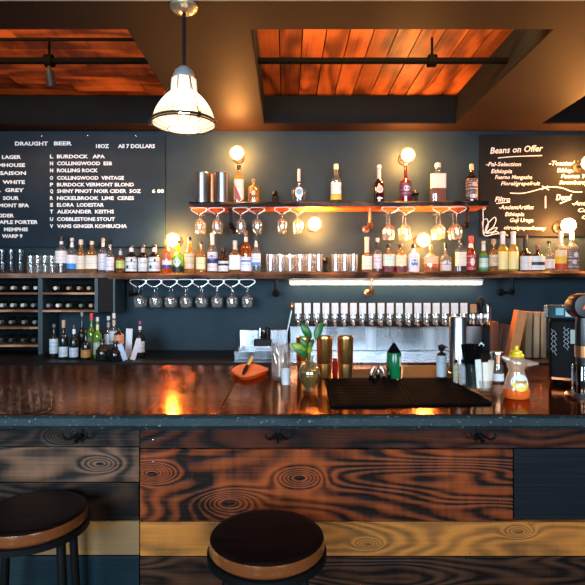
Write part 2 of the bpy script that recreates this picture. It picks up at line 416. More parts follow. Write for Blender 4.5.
chalk([(498, 158), (515, 156.5), (542, 155.5)]); chalk([(510, 193), (522, 193.3), (535, 190.5), (546, 187), (548, 186)]); chalk([(541, 189.5), (550, 187), (562, 188), (572, 191.5), (582, 192)])
chalk([(545.5, 196), (545.5, 208)]); chalk([(496, 203.5), (510, 202)]); chalk([(560, 203.5), (571, 199)]); chalk([(542, 186), (549, 190)])
chalk([(483, 209), (483.2, 220), (484, 235), (495, 234), (504, 233.5), (508, 236)]); chalk([(484, 234), (482.5, 222), (487, 219), (488, 226), (484, 234)])
chalk([(485, 233), (487, 225), (494, 217.5), (496, 220), (493, 227), (485, 233)]); chalk([(486, 233.5), (492, 229), (497, 227.5), (494, 231.5), (486, 233.5)])
chalk([(484.2, 207), (485.5, 208.3), (484.2, 209.5), (483, 208.3), (484.2, 207)]); chalk([(491, 234), (496, 231.5), (500, 234)])

# ------------------------------------------------------------ shelves
SL = .0043
def zl(x): return 1.5576+SL*x          # lower shelf top
def zu(x): return 2.126+SL*x           # upper shelf top
def shelf(name, x0, x1, zf, th, m, mu, label, seed):
    t_ = thing(name, label, 'shelf', (0, 4.0, 0))
    rnd = random.Random(seed); bm = nb(); n_ = max(8, int((x1-x0)/.06)); V = []
    for i in range(n_+1):
        x = x0+(x1-x0)*i/n_; j = rnd.uniform(-.010, .012); k = rnd.uniform(-.006, .006)
        V.append([bm.verts.new(p) for p in ((x, j+.012, zf(x)), (x, j-.002, zf(x)-th*.35+k), (x, j+.004, zf(x)-th), (x, .292, zf(x)-th), (x, .292, zf(x)))])
    for A, Bq in zip(V[:-1], V[1:]):
        for k in range(5):
            f = bm.faces.new((A[k], A[(k+1) % 5], Bq[(k+1) % 5], Bq[k])); f.material_index = 1 if k in (2,) else 0
    bm.faces.new(V[0]); bm.faces.new(V[-1][::-1])
    obj('board', bm, [m, mu], t_)
    return t_
m_edge = wood('charred_live_edge', (.006, .005, .005), (.10, .075, .06), 11, 'x', rings=14, rough=.4, contrast=(.4, .8), bmp=1)
m_edgeb = wood('brown_live_edge', (.020, .009, .005), (.22, .10, .05), 14, 'x', rings=14, rough=.45, contrast=(.3, .85), bmp=1)
m_edgel = wood('grey_brown_edge', (.05, .03, .022), (.28, .20, .15), 17, 'x', rings=10, rough=.5, contrast=(.25, .8), bmp=1)
m_under = wood('orange_stained_underside', (.28, .05, .012), (.75, .24, .06), 12, 'x', rings=10, rough=.4, contrast=(.2, .8))
m_underb = wood('brown_underside', (.08, .03, .015), (.3, .14, .07), 15, 'x', rings=10, rough=.5)
up = shelf('upper_shelf', X(189, 4.0), X(489, 4.0), zu, .042, m_edge, m_under, 'upper wooden bottle shelf with dark live edge and orange underside', 1)
lo1 = shelf('lower_shelf', -3.2, X(108, 4)-.003, zl, .036, m_edgel, m_underb, 'left grey-brown length of the long lower bottle shelf, above the wine rack', 2)
lo2 = shelf('lower_shelf', X(108, 4), 3.3, zl, .050, m_edgeb, m_underb, 'long dark brown live-edge lower bottle shelf spanning the wall', 3)

# under-shelf LED bar
x0, x1 = X(289, 4.2), X(483, 4.2)
t_ = thing('led_light_bar', 'glowing warm white light bar fixed under the lower shelf above the taps', 'light', ((x0+x1)/2, 4.2, 1.5))
h = (x1-x0)/2
obj('housing', bx(-h, h, .0, .03, -.018, .003), M_white, t_); obj('diffuser', bx(-h+.01, h-.01, -.006, .036, -.040, -.019), M_led, t_, bevel=.006)

# pipe brackets
def bracket(px, dn, zf, th, label, m=M_iron, above=False):
    x = X(px, 4.08); z = zf(x)-(0 if above else th)
    t_ = thing('pipe_bracket', label, 'bracket', (x, 4.08, z), group='iron pipe brackets of the shelves')
    s = 1 if above else -1; L = dn
    pts = smooth_pts([(0, 0, 0), (0, 0, s*L*.6), (0, .01, s*L*.88), (0, .05, s*L), (0, .2, s*L)], 5)
    obj('pipe', tube(nb(), pts, .0125, 12), m, t_)
    obj('elbow', lt([(0, -.02), (.021, -.02), (.023, 0), (.021, .02), (0, .02)], 14, M=T(0, .005, s*L*.93) @ R(.8*-s, 'X')), m, t_)
    obj('flange', lt([(0, .012), (.02, .012), (.03, .008), (.033, 0), (0, 0)], 18, M=T(0, .218, s*L) @ R(PI/2, 'X')), m, t_)
    obj('collar', lt([(0.0125, 0), (.02, 0), (.02, .02), (.0125, .02)], 14, M=T(0, 0, s*.0 if above else -.02)), m, t_)
for px, l in ((131, 'behind the hanging glasses at left'), (275.5, 'left of the light bar'), (371.5, 'in front of the light bar'), (512, 'under the yellow bottles')):
    bracket(px, .12, zl, .052, 'black pipe bracket under the lower shelf, '+l, M_copper if px == 371.5 else M_iron)
for px, l in ((231, 'between the first hanging glasses'), (370, 'near the shelf middle'), (467, 'near the right end')):
    bracket(px, .15, zu, .044, 'dark pipe bracket under the upper shelf, '+l, M_copper if px == 370 else M_iron)
bracket(275, .08, zu, 0, 'pipe bracket rising above the upper shelf beside the round bottle', M_iron, True)
bracket(416, .08, zu, 0, 'pipe bracket rising above the upper shelf beside the dark red bottle', M_iron, True)
bracket(325, .10, zl, 0, 'pipe bracket rising above the lower shelf between the two rows of tumblers', M_iron, True)

# ------------------------------------------------------------ bottles
capm = {}
def cm(c, rough=.4, metal=0):
    k = (c, rough, metal)
    if k not in capm: capm[k] = plain('cap_colour_%d' % len(capm), c, rough, metal)
    return capm[k]
BLACK = (.012, .012, .013); CREAM = (.72, .64, .48); WHITE = (.80, .82, .84); SILV = (.6, .62, .64); RED = (.55, .03, .03)
def gl(tint):
    return {'clear': lambda: thin_glass('bottle_clear', (.93, .95, .95), .2, body=.10, bcol=(.75, .8, .82)),
            'amber': lambda: thin_glass('bottle_amber', (.75, .30, .07), .2, body=.35, bcol=(.65, .22, .04)),
            'gold': lambda: thin_glass('bottle_gold', (.95, .70, .32), .2, body=.25, bcol=(.9, .55, .2)),
            'red': lambda: thin_glass('bottle_red', (.45, .04, .02), .2, body=.45, bcol=(.45, .03, .02)),
            'darkred': lambda: thin_glass('bottle_dark_red', (.18, .02, .015), .2, body=.5, bcol=(.10, .012, .01)),
            'black': lambda: plain('bottle_black', (.008, .009, .010), .12),
            'wine': lambda: plain('bottle_wine_green', (.010, .016, .012), .12),
            'green': lambda: thin_glass('bottle_green', (.35, .75, .10), .2, body=.5, bcol=(.30, .62, .06)),
            'yellow': lambda: thin_glass('bottle_yellow', (.95, .85, .35), .2, body=.4, bcol=(.9, .75, .2)),
            'peach': lambda: thin_glass('bottle_peach', (.9, .5, .3), .2, body=.4, bcol=(.8, .38, .2)),
            'white': lambda: plain('bottle_white', (.70, .74, .78), .25)}[tint]()
def bottle(x, y, z, h, r, tint, label, cap=BLACK, bf=.55, nr=.33, cf=.10, lab=(.12, .46, WHITE, (.1, .1, .15)), band=None, n=2.0, neck=None,
           capw=1.15, sx=1, sy=1, fill=None, name='liquor_bottle', cat='bottle', group='bottles on the lower shelf', sh=.16, motif=None, rz=0, taper=1.0, base=None, capmat=None):
    t_ = thing(name, label, cat, (x, y, z), rz, group)
    q = r*nr
    prof = [(0, .004*h), (r*.80*taper, 0), (r*.96*taper, .012*h), (r*taper, .04*h), (r, bf*h*.96), (r*.97, bf*h)]
    for k in range(1, 7):
        a = k/6; s = .5-.5*math.cos(PI*a); prof.append((r*.97+(q-r*.97)*s, (bf+sh*a)*h))
    prof += [(q*.96, (1-cf)*h-.012*h), (q*1.12, (1-cf)*h-.010*h), (q*1.12, (1-cf)*h), (0, (1-cf)*h)]
    obj('glass_body', lt(prof, 20, n=n, sx=sx, sy=sy), gl(tint), t_)
    if fill:
        fc, fz = fill
        obj('liquid', lt([(0, .03*h), (r*.9*taper, .03*h), (r*.93*taper, fz*h*.97), (0, fz*h)], 18, n=n, sx=sx, sy=sy), gl(fc), t_)
    cr = q*capw
    if n > 2: pass
    obj('cap', lt([(0, (1-cf)*h), (cr, (1-cf)*h), (cr*1.03, (1-cf*.5)*h), (cr*.95, h*.993), (cr*.7, h), (0, h)], 16), capmat or cm(cap, .35), t_)
    if lab:
        z0, z1, c1, c2 = lab
        obj('paper_label', lt([(r*1.012, z0*h), (r*1.012, z1*h)], 22, n=n, a0=-PI*.98, a1=-PI*.02, sx=sx, sy=sy), label_mat(c1, c2), t_)
    if band:
        for z0, z1, c in band:
            rr = r*1.02 if z1 <= bf+.01 else q*1.10
            obj('band', lt([(rr, z0*h), (rr, z1*h)], 22, n=n if rr > q*2 else 2, a0=-PI*.99, a1=-PI*.01, sx=sx, sy=sy), cm(c, .5), t_)
    if neck:
        z0, z1, c = neck
        obj('neck_foil', lt([(q*1.12, z0*h), (q*1.06, z1*h)], 16), cm(c, .4), t_)
    if motif: motif(t_, r, h)
    return t_
def disc_part(t_, r, h, zc, rr, c, name='emblem', sz=1.0, n=2.0, sx=1.0, xo=0):
    bm = nb(); R_ = r*1.035; c0 = bm.verts.new((R_*math.sin(xo/R_), -R_*math.cos(xo/R_), zc*h)); ring = []
    for i in range(20):
        a = 2*PI*i/20; k = 1 if n == 2 else (abs(math.cos(a))**n+abs(math.sin(a))**n)**(-1/n)
        u = (xo+rr*k*math.cos(a)*sx)/R_; ring.append(bm.verts.new((R_*math.sin(u), -R_*math.cos(u), zc*h+rr*k*math.sin(a)*sz)))
    for i in range(20): bm.faces.new((c0, ring[i], ring[(i+1) % 20]))
    return obj(name, bm, cm(c, .5), t_)
BLUE = (.05, .20, .60); NAVY = (.02, .04, .16)
def low(px, w_, top, tint, label, d=4.13, **k):
    x = X(px, d); z = zl(x); h = Z(top, d)-z; r = w_*d/F/2
    return bottle(x, d, z, h, r, tint, label, **k)
def upb(px, w_, top, tint, label, d=4.13, **k):
    x = X(px, d); z = zu(x); h = Z(top, d)-z; r = w_*d/F/2
    k.setdefault('group', 'bottles on the upper shelf')
    return bottle(x, d, z, h, r, tint, label, **k)
def m_skull(c, c2=None):
    def f(t_, r, h):
        disc_part(t_, r, h, .33, r*.62, c); disc_part(t_, r*1.01, h, .37, r*.2, c2 or WHITE, 'eye', xo=-r*.27); disc_part(t_, r*1.01, h, .37, r*.2, c2 or WHITE, 'eye', xo=r*.27)
        disc_part(t_, r*1.01, h, .22, r*.28, c2 or WHITE, 'teeth', sz=.5)
    return f
low(61.5, 11.5, 236, 'clear', 'clear bottle with black cap and big white label, first from left on lower shelf', lab=(.28, .60, WHITE, (.4, .4, .5)), bf=.62, fill=('darkred', .26), nr=.3, cf=.14, neck=(.78, .86, WHITE))
low(72, 10, 238, 'clear', 'clear bottle whose white label has a bright blue lower band', cap=SILV, lab=(.14, .52, WHITE, SILV), band=[(.13, .28, (.03, .28, .72))], bf=.6, neck=(.74, .86, WHITE))
low(81, 9, 239.5, 'gold', 'slim bottle with cream stopper and cream label beside the blue banded bottle', cap=CREAM, lab=(.13, .52, (.78, .74, .62), (.5, .45, .35)), bf=.56, nr=.42, cf=.15)
low(92, 11.5, 241, 'gold', 'broad-shouldered bottle with wide cream label and pale cork', cap=(.7, .6, .5), lab=(.14, .55, (.80, .76, .62), (.5, .5, .45)), bf=.6, nr=.32, cf=.12, n=4, sy=.7)
low(103, 9, 238, 'clear', 'tall clear bottle with silvery label and copper coloured cap', cap=(.5, .35, .28), lab=(.10, .55, (.66, .70, .84), (.3, .3, .4)), bf=.6, neck=(.75, .88, SILV))
low(110, 8.5, 244.5, 'clear', 'shorter clear bottle with white label beside the tall silvery one', d=4.09, cap=(.45, .3, .22), lab=(.10, .56, (.76, .78, .90), (.3, .3, .4)), bf=.58)
low(120.5, 9, 248, 'amber', 'small amber bottle with yellow-green label and silver neck', cap=(.1, .07, .06), lab=(.2, .5, (.55, .62, .18), (.15, .2, .05)), bf=.55, neck=(.72, .88, SILV))
low(131.5, 11.5, 245, 'black', 'left of the three black bottles with white labels', lab=(.07, .56, (.74, .82, .86), BLACK), bf=.58, cap=BLACK, nr=.36, neck=(.76, .90, WHITE), cf=.07, motif=lambda t_, r, h: (disc_part(t_, r, h, .22, r*.25, BLACK, xo=-r*.5), disc_part(t_, r, h, .45, r*.16, BLACK, xo=r*.3, sz=1.8)))
low(143, 9.5, 245, 'black', 'middle black bottle with narrow white label, between two broader ones', lab=(.07, .54, (.74, .78, .80), (.05, .05, .05)), bf=.6, nr=.36, cap=(.06, .04, .03), neck=(.70, .90, (.55, .53, .5)))
low(154.5, 11.5, 245, 'black', 'right of the three black bottles, beside the orange bottle', lab=(.07, .56, (.74, .82, .86), BLACK), bf=.58, cap=BLACK, nr=.36, neck=(.76, .90, WHITE), cf=.07, motif=lambda t_, r, h: (disc_part(t_, r, h, .22, r*.25, BLACK, xo=-r*.5), disc_part(t_, r, h, .45, r*.16, BLACK, xo=r*.3, sz=1.8)))
low(167, 9.5, 235, 'amber', 'orange bottle with slender neck and red, white and blue label bands', lab=(.36, .52, (.55, .18, .08), (.2, .03, .02)), band=[(.22, .33, WHITE), (.12, .21, (.05, .06, .30))], bf=.53, nr=.26, cap=(.5, .3, .12))
low(178, 11, 240, 'green', 'green bottle with pale diamond label and dark lower half', lab=None, fill=('black', .25), bf=.5, nr=.33, cap=(.12, .12, .10), band=[(.03, .2, (.01, .02, .015))], motif=lambda t_, r, h: disc_part(t_, r, h, .33, r*.75, (.66, .82, .86), 'diamond_label', n=1.3, sz=1.25))
low(189.5, 9.5, 237, 'gold', 'golden bottle with cream label and black cap, right of the green bottle', lab=(.12, .54, (.74, .62, .42), (.2, .18, .15)), bf=.56, nr=.36)
low(201, 9.5, 241.5, 'gold', 'golden bottle with yellow-green label and black cap, beside the dark blue labelled bottle', lab=(.12, .50, (.78, .74, .38), (.35, .5, .2)), bf=.55, nr=.3, n=4, sy=.75)
low(212.5, 10, 233, 'clear', 'tall clear bottle with round dark blue label and white neck', lab=(.05, .52, (.80, .80, .86), (.5, .1, .1)), band=[(.24, .36, NAVY)], bf=.55, neck=(.7, .9, (.78, .74, .66)), cap=SILV, nr=.4, motif=lambda t_, r, h: disc_part(t_, r, h, .38, r*.55, (.12, .2, .45)))
low(223.5, 10.5, 247, 'darkred', 'squat dark bottle with wide black cap and black and white label', lab=(.06, .46, WHITE, BLACK), band=[(.28, .36, BLACK)], bf=.55, nr=.42, capw=1.3, cf=.14)
low(235, 11.5, 240.5, 'gold', 'square-shouldered bottle with large plain white label and cream stopper', lab=(.10, .54, (.80, .84, .86), (.72, .76, .8)), bf=.56, nr=.34, cap=CREAM, cf=.16, n=4, sy=.8, neck=(.72, .84, (.75, .62, .45)))
low(246, 11, 231, 'amber', 'tallest amber whisky bottle with blue and white label', d=4.15, lab=(.04, .38, (.72, .80, .90), (.3, .35, .6)), band=[(.26, .30, BLUE)], bf=.6, nr=.3, cap=(.35, .16, .08), neck=(.72, .86, (.75, .68, .6)))
low(256, 9.5, 236, 'clear', 'clear bottle with light blue label and black cap, beside the tumblers', d=4.12, lab=(.2, .52, (.70, .80, .90), BLUE), band=[(.18, .28, (.10, .30, .72))], bf=.56, nr=.34, cap=BLACK, cf=.14, neck=(.7, .82, (.7, .65, .5)))
low(367, 10, 237, 'gold', 'bottle with long cream foil neck and square cream label', lab=(.08, .46, (.76, .76, .62), (.4, .4, .3)), bf=.48, sh=.08, nr=.42, neck=(.56, .93, (.76, .66, .52)), cap=CREAM, n=4, sy=.8)
low(377.5, 8.5, 238, 'clear', 'slim clear and red bottle with black sash on its neck', lab=(.10, .52, (.80, .74, .78), RED), fill=('red', .2), bf=.55, nr=.4, cap=SILV, neck=(.66, .88, (.03, .015, .015)))
low(388.5, 11.5, 244, 'gold', 'left of two matching square bottles, pale green label and black cap', lab=(.22, .62, (.62, .78, .66), (.4, .5, .45)), fill=('red', .2), bf=.62, sh=.12, nr=.34, cf=.15, n=5, sy=.8, band=[(.0, .18, (.12, .004, .006))])
low(400.5, 11, 244, 'gold', 'right of two matching square bottles, pale yellow label and black cap', lab=(.22, .60, (.80, .72, .45), (.6, .5, .3)), fill=('red', .2), bf=.62, sh=.12, nr=.34, cf=.15, n=5, sy=.8, band=[(.0, .18, (.12, .004, .006))])
low(413.3, 11, 244.5, 'white', 'white bottle painted with a blue skull, black cap', lab=None, bf=.60, nr=.32, cf=.14, motif=m_skull((.10, .22, .62)), n=4, sy=.8)
low(431, 14, 245, 'peach', 'wide peach coloured decanter with peach label in front of the wall lamp', lab=(.30, .58, (.85, .55, .32), (.6, .3, .15)), bf=.56, sh=.14, nr=.2, cap=(.4, .22, .1), cf=.16, fill=('darkred', .2), sy=.6, n=3)
low(445.5, 10.5, 243, 'clear', 'clear faceted bottle with dark skull figure and black stopper', lab=(.05, .34, (.62, .62, .66), (.1, .1, .1)), bf=.5, sh=.14, nr=.26, cf=.2, motif=m_skull((.16, .15, .17), SILV), n=3)
low(460.5, 10.5, 239, 'clear', 'bottle with black cap and tall cream label over dark liquid', lab=(.18, .60, (.82, .76, .62), (.6, .55, .45)), fill=('darkred', .3), bf=.66, sh=.1, nr=.36, cf=.12, n=5, sy=.8)
low(471, 9.5, 236, 'red', 'red bottle with bright red cap and white centre label', lab=(.05, .50, (.35, .012, .02), (.8, .7, .7)), bf=.52, nr=.42, cap=(.75, .06, .04), cf=.2, neck=(.68, .8, (.8, .74, .7)), motif=lambda t_, r, h: disc_part(t_, r, h, .28, r*.45, (.85, .78, .78), sz=1.9))
low(483.5, 9, 241, 'green', 'bottle with green and white label and cream cap', lab=(.08, .52, (.60, .80, .70), (.02, .25, .15)), band=[(.06, .14, (.05, .3, .2)), (.44, .52, (.04, .22, .14))], bf=.54, nr=.4, cap=(.6, .62, .35), neck=(.68, .9, (.76, .76, .72)))
low(493.7, 9.5, 239, 'gold', 'bottle with tan label bearing a round seal and round wooden stopper', lab=(.18, .52, (.66, .56, .40), (.3, .25, .15)), bf=.56, nr=.34, cap=(.45, .30, .16), cf=.16, capw=1.5, motif=lambda t_, r, h: (disc_part(t_, r, h, .36, r*.5, (.22, .2, .12)), disc_part(t_, r*1.01, h, .36, r*.38, (.62, .54, .38))))
for px, l in ((502.7, 'left of two tall yellow bottles with white necks'), (513.2, 'right of two tall yellow bottles with white necks')):
    low(px, 9.8, 231.5, 'yellow', l, lab=(.06, .50, (.88, .78, .30), (.8, .82, .7)), bf=.55, nr=.44, cap=(.78, .80, .84), neck=(.68, .93, (.82, .82, .86)), cf=.06)
low(525.5, 11, 235, 'darkred', 'dark bottle with long tapering black stopper and pale label', lab=(.04, .42, (.66, .76, .82), (.5, .6, .65)), bf=.48, sh=.15, nr=.3, cap=BLACK, cf=.36, capw=1.25)
low(537.5, 15, 245, 'darkred', 'squat wide bottle with pale label crossed by a black band', lab=(.06, .58, (.76, .82, .84), (.5, .6, .65)), band=[(.24, .36, (.02, .03, .05))], bf=.58, sh=.15, nr=.16, cap=(.25, .08, .06), cf=.14, sy=.55, capw=1.6)
low(549.5, 9.5, 241, 'clear', 'clear bottle with flat black cap left of the yellow and red one', d=4.1, lab=(.10, .40, (.76, .78, .78), (.6, .6, .6)), bf=.5, sh=.22, nr=.34, cap=BLACK, cf=.08, capw=1.3)
low(560.5, 11, 232, 'clear', 'tall bottle with a yellow and red label and white neck', lab=(.06, .54, (.82, .74, .55), (.85, .6, .02)), band=[(.05, .2, (.50, .06, .02)), (.2, .38, (.85, .62, .05))], bf=.58, nr=.34, cap=(.75, .78, .8), neck=(.72, .9, (.76, .74, .7)), cf=.14)
low(572, 11.5, 232, 'clear', 'clear bottle with black and white picture label and white cap', lab=(.06, .56, (.09, .09, .11), (.8, .8, .85)), bf=.6, nr=.32, cap=(.80, .82, .86), cf=.2, n=4, sy=.8, motif=lambda t_, r, h: (disc_part(t_, r, h, .42, r*.45, WHITE, xo=r*.2), disc_part(t_, r, h, .24, r*.4, (.55, .6, .72), xo=-r*.1)))
low(594, 11, 238, 'amber', 'amber bottle standing beyond the black and white labelled bottle', lab=(.1, .5, CREAM, (.2, .1, .1)))
# upper shelf
upb(239, 10, 165, 'gold', 'bottle with black cap and a dark red diagonal on its pale label', lab=(.10, .62, (.74, .70, .60), (.6, .5, .4)), bf=.64, sh=.14, nr=.34, cf=.12, cap=BLACK, n=4, sy=.8,
    motif=lambda t_, r, h: obj('diagonal', (lambda bm: (bm.faces.new([bm.verts.new(p) for p in ((-r*.86, -r*.83, .10*h), (r*.55, -r*.83, .10*h), (-r*.86, -r*.83, .52*h))]), bm)[1])(nb()), cm((.35, .03, .02)), t_))
upb(253.5, 11.5, 179, 'gold', 'small clear flask bottle with amber base and faint round label', lab=None, bf=.66, sh=.10, nr=.3, cap=(.3, .18, .1), cf=.08, sy=.7, motif=lambda t_, r, h: disc_part(t_, r*.72, h, .42, r*.4, (.75, .66, .52)))
u3 = upb(299, 16, 169, 'clear', 'rounded dark bottle with pale blue oval label and thin stopper', lab=None, bf=.38, sh=.16, nr=.17, cap=SILV, cf=.36, sy=.5, fill=('wine', .40), taper=.66,
    motif=lambda t_, r, h: (disc_part(t_, r*.60, h, .31, r*.58, (.74, .82, .84), sz=1.15), disc_part(t_, r*.62, h, .32, r*.38, (.20, .42, .60)), disc_part(t_, r*.60, h, .06, r*.45, (.06, .12, .3), sz=.3)))
upb(336, 10.5, 164, 'clear', 'tall clear bottle with white label, yellow band and black base', lab=(.22, .52, (.74, .80, .84), (.4, .5, .6)), band=[(.09, .21, (.80, .52, .04)), (.0, .08, BLACK)], bf=.58, sh=.12, nr=.4, cap=CREAM, cf=.14, neck=(.70, .84, (.10, .09, .06)))
upb(379, 10.5, 165, 'darkred', 'dark bottle with white round label and silver foil neck', lab=None, bf=.5, sh=.14, nr=.34, cap=SILV, cf=.1, neck=(.64, .9, SILV), motif=lambda t_, r, h: (disc_part(t_, r, h, .35, r*.7, (.78, .74, .70)), disc_part(t_, r*1.01, h, .35, r*.5, (.5, .45, .5)), disc_part(t_, r, h, .12, r*.6, WHITE, sz=.25)))
upb(405.5, 11.5, 164, 'red', 'dark red bottle with purple and white label and long clear neck', lab=(.16, .52, (.12, .02, .05), (.5, .4, .6)), bf=.55, sh=.1, nr=.26, cap=(.6, .5, .4), cf=.05, motif=lambda t_, r, h: disc_part(t_, r, h, .36, r*.55, (.66, .60, .78), sz=.9))
upb(438, 15, 163, 'clear', 'widest upper shelf bottle, white label over amber whisky', lab=(.36, .72, (.82, .76, .66), (.6, .5, .4)), fill=('amber', .4), bf=.72, sh=.06, nr=.34, cap=(.75, .62, .5), cf=.12, n=5, sy=.6)
upb(471.5, 12, 164, 'darkred', 'dark bottle with black and white picture label, last on upper shelf', lab=(.08, .60, (.06, .05, .06), (.6, .55, .55)), bf=.62, sh=.14, nr=.3, cap=(.5, .42, .3), cf=.16, motif=lambda t_, r, h: (disc_part(t_, r, h, .46, r*.4, (.6, .35, .4), xo=r*.15), disc_part(t_, r, h, .16, r*.6, WHITE, sz=.5)))
# cocktail tins on the upper shelf
def tin(px, d, w_, top, m, label, zf=zu, group='cocktail tins on the upper shelf'):
    x = X(px, d); z = zf(x); h = Z(top, d)-z; r = w_*d/F/2
    t_ = thing('cocktail_tin', label, 'cocktail tin', (x, d, z), group=group)
    obj('cup', lt([(0, 0), (r*.9, 0), (r*.93, .004), (r*.98, h*.97), (r*1.02, h*.985), (r, h), (r*.94, h*.98), (r*.88, .01), (0, .008)], 28), m, t_)
    return t_
tin(202, 4.1, 13.5, 173, M_steel, 'left of two tall polished steel tins on upper shelf end')
tin(222, 4.1, 13.5, 173, M_steel, 'right of two tall polished steel tins, beside the red diagonal bottle')
tin(212.3, 4.2, 12, 174.5, M_copper, 'copper coloured tin half hidden between the two steel tins')

# ------------------------------------------------------------ tumblers
def tumbler(r, h, m, label, loc, name='tumbler', group='tumblers on the lower shelf', facets=0):
    t_ = obj(name, lt([(0, 0), (r*.86, 0), (r*.9, .004), (r, h), (r*.93, h), (r*.82, .012), (0, .012)], 18), m); t_.location = loc
    return tag(t_, label, 'glass', group)
tr = 4.5*4.1/F
def row(xs, d, h, r, zb, m, lab, grp):
    first = None
    for i, px in enumerate(xs):
        x = X(px, d); z = zb(x)
        l = lab.format(ORD[i])
        if first is None: first = tumbler(r, h, m, l, (x, d, z), group=grp)
        else:
            c = first.copy(); C.objects.link(c); c.location = (x, d, z); c['label'] = l
hT = 18*4.08/F
row([270.5, 280.3, 290.1, 299.9, 309.7, 318.6], 4.07, hT, .0375, zl, M_glass, '{} clear tumbler from the left in the front row of the left shelf group', 'clear tumblers left of the shelf middle')
row([273, 282.6, 292.2, 301.8, 311], 4.17, hT, .0375, zl, M_glass, '{} clear tumbler from the left in the back row of the left shelf group', 'clear tumblers left of the shelf middle')
row([335.5, 344.5, 353.4], 4.07, hT, .036, zl, M_glass, '{} clear tumbler from the left in the front row of the three-wide group', 'clear tumblers right of the pipe bracket')
row([336, 344.8, 353.5], 4.17, hT, .036, zl, M_glass, '{} clear tumbler from the left in the back row of the three-wide group', 'clear tumblers right of the pipe bracket')
h2 = 9*4.08/F
for k, nm in enumerate(('lower', 'upper')):
    row([30.5, 37.6, 44.7, 51.7], 4.08, h2-.001, .0275, lambda x, k=k: zl(x)+k*h2, M_glass, '{} short glass from the left, '+nm+' tier of the small clear stack', 'stacked small glasses by the first bottle')
    row([2.5, 11.5, 20.5], 4.1, .098, .035, lambda x, k=k: zl(x)+k*.099, M_glass_dim, '{} smoky tumbler from the left, '+nm+' tier at far left of shelf', 'stacked smoky tumblers at the far left')

# ------------------------------------------------------------ hanging stemware and wire racks
def wire_rack(slots, d, zf, th, drop, y1, label, wslot=.066, low_=.024):
    xs = [X(p, d) for p in slots]; cx = sum(xs)/len(xs)
    zz = zf(cx)-th
    t_ = thing('stemware_rack', label, 'rack', (cx, d, zz), group='wire stemware racks')
    for x in xs:
        x -= cx
        pts = smooth_pts([(x-low_*.5, 0, -drop), (x-wslot*.85, 0, -drop*.55), (x-wslot, 0, -drop*.28), (x-wslot*.75, 0, -.004), (x, 0, -.002),
                          (x+wslot*.75, 0, -.004), (x+wslot, 0, -drop*.28), (x+wslot*.85, 0, -drop*.55), (x+low_*.5, 0, -drop)], 4)
        obj('wire_loop', tube(nb(), pts, .0036, 6), M_wire, t_)
        obj('rail', tube(tube(nb(), [(x-low_*.5, 0, -drop), (x-low_*.5, y1, -drop)], .0022, 6), [(x+low_*.5, 0, -drop), (x+low_*.5, y1, -drop)], .0022, 6), M_chrome, t_)
    return t_
def stem_glass(total, bowl_h, br, fr, label, loc, group):
    """upside-down stemmed glass: foot at the top (z=0), rim at -total"""
    t_ = thing('wine_glass', label, 'wine glass', loc, group=group)
    st = total-bowl_h
    obj('foot', lt([(0, 0), (fr, -.001), (fr, -.003), (.006, -.008), (0, -.008)], 22), M_glass, t_)
    obj('stem', lt([(.006, -.008), (.0036, -.02), (.0036, -st+.008), (.008, -st)], 10), M_glass, t_)
    p = []
    for k in range(9):
        a = k/8; p.append((.008+(br-.008)*math.sin(min(1, a*1.7)*PI/2), -st-a*bowl_h*.55))
    p += [(br*.97, -st-bowl_h*.75), (br*.84, -total)]
    inner = [(max(.001, r_-.0022), z_-.0015) for r_, z_ in p][::-1]
    obj('bowl', lt(p+[(br*.84-.0022, -total)]+inner[1:]+[(0, -st-.004)], 22), M_glass, t_)
    return t_
lows = [138, 153.6, 169, 184.5, 200.2, 216, 231.3, 246.8]
wire_rack(lows, 4.02, zl, .052, .062, .2, 'long wire rack holding eight columns of glasses under the lower shelf')
first = None
for j, dy in enumerate((.03, .12)):
    for i, px in enumerate(lows):
        x = X(px, 4.02); z = zl(X(192, 4.02))-.052-.062+.0055+.003
        l = '%s upside-down glass from the left, %s row, hanging under the lower shelf' % (ORD[i], ('front', 'back')[j])
        if first is None: first = stem_glass(.172, .098, .043, .033, l, (x, 4.02+dy, z), 'stemmed glasses hanging under the lower shelf')
        else: dup(first, (x, 4.02+dy, z), l)
# upper racks
first = None
for gi, (sl, nm) in enumerate((([199, 216.5], 'at the left end'), ([240.5, 257], 'right of the first bracket'), ([282, 298], 'below the round bottle'))):
    wire_rack(sl, 4.02, zu, .044, .052, .19, 'small wire rack under the upper shelf, '+nm, .062)
    cx = sum(X(p, 4.02) for p in sl)/2
    for j, dy in enumerate((.03, .115)):
        for i, px in enumerate(sl):
            loc = (X(px, 4.02), 4.02+dy, zu(cx)-.044-.052+.0085)
            l = '%s short-stemmed glass, %s, hanging under the upper shelf %s' % (('left', 'right')[i], ('in front', 'behind')[j], nm)
            if first is None: first = stem_glass(.155, .112, .040, .033, l, loc, 'short-stemmed glasses hanging under the upper shelf')
            else: dup(first, loc, l)
first = None
for gi, (sl, nm) in enumerate((([390, 406.5], 'below the dark red bottle'), ([441, 458], 'below the widest bottle'))):
    wire_rack(sl, 4.02, zu, .044, .052, .19, 'small wire rack under the upper shelf, '+nm, .066)
    cx = sum(X(p, 4.02) for p in sl)/2
    for j, dy in enumerate((.03, .125)):
        for i, px in enumerate(sl):
            loc = (X(px, 4.02), 4.02+dy, zu(cx)-.044-.052+.0085)
            l = '%s long-stemmed glass, %s, hanging %s' % (('left', 'right')[i], ('in front', 'behind')[j], nm)
            if first is None: first = stem_glass(.212, .118, .043, .033, l, loc, 'long-stemmed wine glasses hanging under the upper shelf')
            else: dup(first, loc, l)

